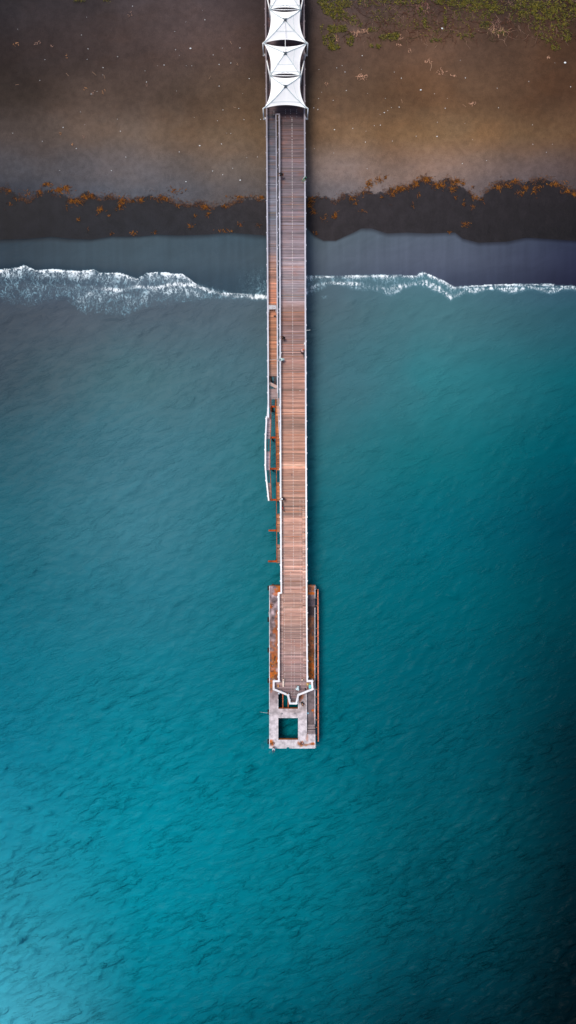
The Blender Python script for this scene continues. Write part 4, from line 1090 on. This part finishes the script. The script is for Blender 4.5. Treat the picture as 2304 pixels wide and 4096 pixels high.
# (cx,cy,rx,ry,count) clumps of creeping vine, photo pixels
VG=[(1300,10,28,16,420),(1330,35,38,26,900),(1370,15,30,18,420),(1355,60,30,16,420),(1395,75,28,10,220),(1340,115,28,14,430),(1315,160,24,24,460),(1335,190,22,10,260),(1400,160,14,22,300),(1375,115,10,14,120),
(1420,90,20,10,90),(1440,100,10,6,50),(1555,150,34,12,380),(1585,140,16,6,120),(1512,190,9,12,120),(1485,185,6,6,36),(1290,120,8,20,70),(1490,120,20,8,60),(1700,70,6,36,150),(1680,45,8,22,90),(1780,60,5,40,140),(1650,100,60,20,90),
(1760,5,30,12,300),(1830,12,40,18,600),(1900,15,40,22,560),(1960,12,30,20,420),(1740,165,22,10,130),(1860,145,30,10,120),(1950,60,24,26,360),(1940,100,20,14,140),(2000,130,30,12,110),
(2100,25,50,26,800),(2180,45,50,36,1300),(2260,40,50,40,1300),(2240,110,34,36,520),(2165,130,26,26,240),(2270,150,14,18,170),(2220,190,20,12,160),(2200,165,22,14,120),(2150,100,30,22,260),(2080,70,40,20,220),(1600,8,90,10,380),(1480,12,50,14,220),(1530,60,50,24,120),(1990,40,30,16,200),(1870,60,60,22,220),
(320,4,20,6,70),(428,6,10,8,36),(1600,70,120,40,160),(1800,120,120,30,200),(2050,20,240,30,700)]
for (cx,cy,rx,ry,n) in VG:
    k=0
    while k<n*.95:
        a=rr.random()*6.28; t_r=math.sqrt(rr.random())*1.15
        x=cx+rx*t_r*math.cos(a); y=cy+ry*t_r*math.sin(a)
        k+=1
        if vnoise(np.array(x*.12),np.array(y*.12),1,77,3)<.46: continue
        q=on_ground(x,y); q.z+=rr.uniform(.03,.16)
        g=rr.random(); base=np.array(lin((146,140,22)))*(1-g)+np.array(lin((64,84,14)))*g
        if rr.random()<.10: base=np.array(lin((150,150,40)))
        base=base*rr.uniform(.35,1.1)*.75*np.array([1.05,.88,.9])
        leaf(F,q,rr.uniform(.16,.30),rr.uniform(.10,.17),rr.random()*6.28,rr.uniform(-.2,.7),tuple(np.clip(base/ALB,0,.8))+(1,))
build_fast(F,'vine_cover',m_leaf,'green creeping vine leaves spreading over the sand at the top right','vine')
F=MB()
for k in range(1100):
    x=rr.uniform(1330,2304); y=rr.random()**1.3*165+rr.uniform(-10,5)
    dens=vnoise(np.array(x*.02),np.array(y*.03),1,78,3)
    if dens<.38 and rr.random()<.7: continue
    q=on_ground(x,y); a=rr.random()*6.28 if rr.random()<.4 else rr.gauss(-1.2,.6); ln=rr.uniform(.4,2.2); pts=[]
    v_=Vector(q)
    for i in range(5):
        pts.append(v_+Vector((0,0,.03+.04*rr.random()))); a+=rr.gauss(0,.35); v_=v_+Vector((math.cos(a),math.sin(a),0))*ln/4
    c=rr.choice(((92,52,36),(104,66,46),(76,50,36),(70,66,26),(150,118,100)))
    F.tube(pts,[.03,.028,.022,.018,.01],4,col=alb(c))
o=F.build('dead_vines',m_weed); o['kind']='stuff'; tag(o,'reddish brown runner stems tangled through the vine patch','stems')
# seaweed wrack along the wet line
SW=[(185,739,20,7,70),(237,763,38,9,210),(265,752,16,6,60),(113,772,18,6,60),(36,766,14,8,50),(157,768,5,14,50),(55,797,12,4,20),(40,818,10,4,16),(60,822,12,3,16),(14,832,8,5,14),(287,805,16,8,80),(315,807,12,10,70),(340,791,10,10,60),(364,786,12,8,50),(265,832,6,10,30),(400,841,10,16,60),(436,866,5,5,14),(312,879,7,6,22),(486,805,14,22,150),(480,824,12,10,80),(460,840,8,6,24),(527,802,12,7,50),(563,799,14,7,55),(651,796,36,9,130),(690,766,16,10,70),(731,766,16,8,50),(712,827,4,5,10),(778,865,8,5,20),(759,904,12,9,34),(536,935,18,6,40),(618,932,6,8,14),(444,937,8,6,14),(356,923,5,5,10),(819,827,20,10,110),(831,858,6,12,40),(898,825,12,5,30),(890,922,22,6,60),(962,898,12,6,30),(1033,906,8,8,20),(962,791,60,6,70),(1045,791,18,6,60),
(1474,739,12,16,90),(1510,723,18,12,110),(1540,712,10,6,30),(1597,755,32,12,200),(1570,775,14,14,70),(1661,735,12,14,100),(1704,719,22,12,150),(1756,743,26,10,150),(1804,759,12,8,70),(1820,727,26,8,120),(1850,735,10,8,40),(1673,779,8,7,30),(1406,795,12,8,60),(1239,815,10,16,110),(1255,851,14,10,50),(1295,874,12,10,40),(1339,866,10,14,60),(1446,843,10,5,22),(1422,815,10,5,20),(1440,780,12,6,40),(1561,815,4,5,10),(1526,790,5,6,14),(1820,795,6,10,20),(1851,819,5,10,18),(1885,750,6,6,24),(1899,791,14,9,70),(1925,798,6,6,16),(1995,751,20,8,80),(2030,745,16,6,40),(2062,727,22,8,100),(2098,751,12,8,60),(2078,775,12,12,60),(2138,763,10,14,50),(2150,745,8,10,30),(2217,739,42,9,220),(2265,767,18,7,70),(2295,778,12,7,40),(1860,898,16,10,40),(1263,938,8,7,24),(1794,930,4,5,10),(1891,831,5,6,12),(1653,827,4,7,12),(1240,795,60,5,60)]
F=MB()
for (cx,cy,rx,ry,n) in SW:
    for k in range(int(n*.95)):
        a=rr.random()*6.28; t_r=abs(rr.gauss(0,.75)); x=cx+rx*t_r*math.cos(a); y=cy+ry*t_r*math.sin(a)
        if vnoise(np.array(x*.14),np.array(y*.14),1,80,3)<.44: continue
        if 1064<x<1228: continue
        q=on_ground(x,y); an=rr.gauss(.6,.8) if rr.random()<.6 else rr.random()*6.28; ln=rr.uniform(.2,.6); pts=[]; v_=Vector(q)+Vector((0,0,.02+.08*rr.random()))
        for i in range(4):
            pts.append(v_.copy()); an+=rr.gauss(0,.5); v_=v_+Vector((math.cos(an),math.sin(an),rr.uniform(-.05,.05)))*ln/3
        c=rr.choice(((150,92,20),(120,72,20),(176,112,30),(84,52,22),(140,80,28),(64,42,24)))
        F.tube(pts,[.012,.035,.03,.01],4,col=alb(c))
o=F.build('seaweed',m_weed); o['kind']='stuff'; tag(o,'orange brown seaweed washed up in ragged clumps along the wet line','seaweed')
F=MB()     # fine brown litter of the tide line
for k in range(7500):
    x=rr.uniform(-20,2324)
    if 1062<x<1228: continue
    y=float(curve(WET,x))-abs(rr.gauss(0,15))+9
    if y<curve(WET,x)-34: continue
    if vnoise(np.array(x*.02),np.array(y*.02),1,79,2)<.45: continue
    q=on_ground(x,y); an=rr.random()*6.28; ln=rr.uniform(.08,.38)
    F.tube([q+Vector((0,0,.015)),q+Vector((math.cos(an)*ln,math.sin(an)*ln,.02))],[.028,.012],4,col=alb(rr.choice(((96,70,60),(70,50,42),(130,86,40),(46,36,34),(112,66,28),(84,60,50)))))
o=F.build('tide_litter',m_weed); o['kind']='stuff'; tag(o,'fine dark crumbs of plant litter strewn along the tide line','tide litter')

# individual pieces of driftwood / husks on the sand
m_drift=vcol('bleached_wood',.8,(1,1,1),6,.2,.2)
def husk(px,py,rx,ry,label,c=(196,150,120),seed=0,n=14):
    rr=random.Random(seed+int(px)); q=on_ground(px,py); m=MB()
    for k in range(n):
        a=rr.random()*6.28; t_=rr.random()**.6; x=q.x+rx*S0*t_*math.cos(a); y=q.y+ry*S0*t_*math.sin(a)
        an=rr.random()*6.28; ln=rr.uniform(.15,.5)*max(.5,rx/16); pts=[]; v_=Vector((x,y,q.z+.03))
        for i in range(4): pts.append(v_.copy()); an+=rr.gauss(0,.6); v_=v_+Vector((math.cos(an)*ln/3,math.sin(an)*ln/3,rr.uniform(0,.03)))
        f=rr.uniform(.7,1.15); m.tube(pts,[.015,.045,.035,.008],5,col=alb(tuple(v*f for v in c)))
    one(m,'palm_husk',m_drift,label,'plant debris',tuple(q),'dry plant debris on the beach')
def drift(pts,label,r=.035,c=(206,168,140)):
    q=[on_ground(*p_)+Vector((0,0,.03)) for p_ in pts]; n=len(q); m=MB(); m.tube(q,[r*.5]+[r]*(n-2)+[r*.4],6,col=alb(c))
    one(m,'driftwood',m_drift,label,'driftwood',tuple(q[0]),'sticks of driftwood on the beach')
for i,a in enumerate([(1712,246,14,6,'pale star-shaped husk on the sand below the vine patch, above the largest debris cluster'),(1766,290,22,9,'largest pale debris cluster on the right beach',),(1815,303,14,5,'thin scatter of pale husk right beside the largest debris cluster'),(1450,308,26,10,'long pale debris cluster nearest the second canopy on the right beach'),(1306,337,9,7,'small brown husk at the left end of the right beach near the canopies'),(1640,203,10,9,'round pale husk under the vine patch'),(1595,182,12,6,'pale leaf bits just left of the round husk'),(2192,231,9,4,'small yellowish husk at the far right below the vines'),(1892,415,16,4,'flat pale husk lying alone right of centre on the right beach'),(1600,150,16,14,'dry pinkish plant debris at the lower edge of the vine patch'),(1440,128,34,9,'long pale strip of dry plant matter between the green vine clumps'),(1345,155,12,16,'pale dry strip inside the leftmost vine clump'),(1990,122,46,6,'pale dry strip along the lower edge of the vine patch at right'),(1690,30,30,24,'pinkish dead leaf pile in the middle of the vine patch'),(1985,95,22,14,'pinkish dead leaf pile at the right of the vine patch')]):
    husk(*a,seed=i,n=(30 if a[2]>24 else 16),c=(206,160,132) if i not in (13,14) else (150,110,100))
for i,a in enumerate([(342,356,8,7,'orange-tan husk, left one of three together on the left beach'),(375,372,7,10,'greyish husk, middle one of three together on the left beach'),(415,368,8,9,'tan husk, right one of three together on the left beach'),(588,338,7,12,'bright fish-shaped husk on the left beach'),(265,226,6,14,'upright orange husk high on the left beach'),(150,174,12,6,'tan husk near the upper left, right of a dark one'),(62,176,14,9,'dull grey-brown husk at the upper left edge'),(208,184,9,6,'brown husk high on the left beach next to the tan one'),(243,534,6,6,'small orange husk in the middle of the left beach'),(518,58,18,9,'faint grey debris patch at the top of the left beach'),(290,578,6,5,'tiny rust-coloured husk low on the left beach'),(335,548,5,7,'pale pink husk scrap low on the left beach')]):
    husk(*a,seed=40+i,n=9,c=(190,140,100) if i%2==0 else (170,136,120))
for a in [([(1726,250),(1726,268),(1720,284)],'curved pale stick hanging below the star-shaped husk'),([(1555,398),(1608,430)],'none')][:1]: drift(*a)
drift([(1606,398),(1609,412)],'short upright tan stick in the middle of the right beach')
drift([(1850,418),(1865,428)],'slanting tan stick left of the flat pale husk'),
drift([(264,293),(276,305)],'thin white stick left of the three husks on the left beach')
drift([(370,288),(385,302)],'thin white bent stick above the three husks on the left beach')
drift([(415,300),(420,315)],'thin upright white stick right of the bent one on the left beach')
drift([(835,318),(843,304)],'long thin white stick near the pier on the left beach')
drift([(920,165),(928,178)],'grey stick high on the left beach near the pier')
drift([(949,252),(952,262),(946,258)],'hooked white stick beside the second canopy on the left beach')
drift([(932,428),(945,432)],'pale curled stick beside the seaward canopy on the left beach')
drift([(62,340),(75,338)],'thin pale stick at the far left edge of the beach')
drift([(1540,200),(1690,165)][:1]+[(1690,178),(1712,184)][1:],'pale stick at the foot of the vine patch') if False else None
drift([(1695,174),(1712,182)],'pale stick lying at the lower edge of the vine patch')
drift([(1748,180),(1740,192)],'tan stick crossing the lower edge of the vine patch')
m_frag=simple('white_fragment',(226,232,236),.6); 
named=[(1683,360,.16,'largest white fragment, alone on the right beach'),(1769,114,.20,'white plastic lid in the vine patch'),(2260,251,.22,'pale blue crumpled litter at the far right of the beach'),(799,583,.14,'white fragment low on the left beach, nearest the tide line'),(762,194,.17,'pale grey litter high on the left beach'),(961,721,.14,'pale green oval fragment just above the tide line beside the pier'),(1537,451,.12,'white fragment left of the short upright stick'),(1338,519,.12,'white fragment on the right beach closest to the pier'),(744,727,.11,'yellowish fragment just above the tide line on the left beach'),(1748,546,.12,'cream fragment low on the middle of the right beach')]
for (x,y,s_,lb) in named:
    q=on_ground(x,y); m=MB(); m.ell((q.x,q.y,q.z+.04),(s_,s_*.7,.05),nu=10,nv=6); m.box((q.x+.03,q.y-.02,q.z+.06),(s_*.9,s_*.5,.05),rr.random()*3)
    one(m,'beach_litter',m_frag,lb,'litter',tuple(q),'named pale litter on the beach')
for side,(xa,xb),lb,n in (('l',(10,1050),'tiny white shell-like speck scattered on the left beach',60),('r',(1240,2290),'tiny white shell-like speck scattered on the right beach',50)):
    for k in range(n):
        x=rr.uniform(xa,xb) if rr.random()<.6 else (rr.uniform(700,1050) if side=='l' else rr.uniform(1240,1700)); y=rr.uniform(15,700) if side=='l' else rr.uniform(200,690)
        q=on_ground(x,y); m=MB(); s_=rr.uniform(.035,.075); m.ell((q.x,q.y,q.z+.02),(s_,s_*rr.uniform(.5,1.6),.03),Matrix.Rotation(rr.random()*3,3,'Z'),nu=7,nv=5)
        one(m,'shell',m_frag,lb,'shell',tuple(q),'white specks on the '+('left' if side=='l' else 'right')+' beach')

# ------------------------------------------------------------------ camera, sky, light
cam=bpy.data.cameras.new('camera'); co=bpy.data.objects.new('camera',cam); COL.objects.link(co)
co.location=(0,0,H); cam.sensor_fit='VERTICAL'; cam.angle=2*math.atan(2048*S0/(H-ZD)); cam.clip_end=12000; cam.clip_start=1
SC.camera=co
EL,AZ=70,300     # sun elevation, compass azimuth (from north, clockwise): light from upper left
w=bpy.data.worlds.new('World'); SC.world=w; w.use_nodes=True; nt=w.node_tree
sky=nt.nodes.new('ShaderNodeTexSky'); sky.sky_type='NISHITA'; sky.sun_disc=False; sky.sun_elevation=R(EL); sky.sun_rotation=R(AZ); sky.air_density=1.0; sky.dust_density=3.0
bg=nt.nodes['Background']; bg.inputs['Strength'].default_value=.11; nt.links.new(sky.outputs[0],bg.inputs[0])
su=bpy.data.lights.new('sun','SUN'); su.energy=2.1; su.angle=R(20); su.color=(1,.93,.84)
so=bpy.data.objects.new('sun',su); COL.objects.link(so)
d=Vector((math.sin(R(AZ))*math.cos(R(EL)),math.cos(R(AZ))*math.cos(R(EL)),math.sin(R(EL))))
so.rotation_euler=d.to_track_quat('Z','Y').to_euler(); so.location=d*150
SC.view_settings.view_transform='Standard'; SC.view_settings.look='None'; SC.view_settings.exposure=.36; SC.view_settings.gamma=1
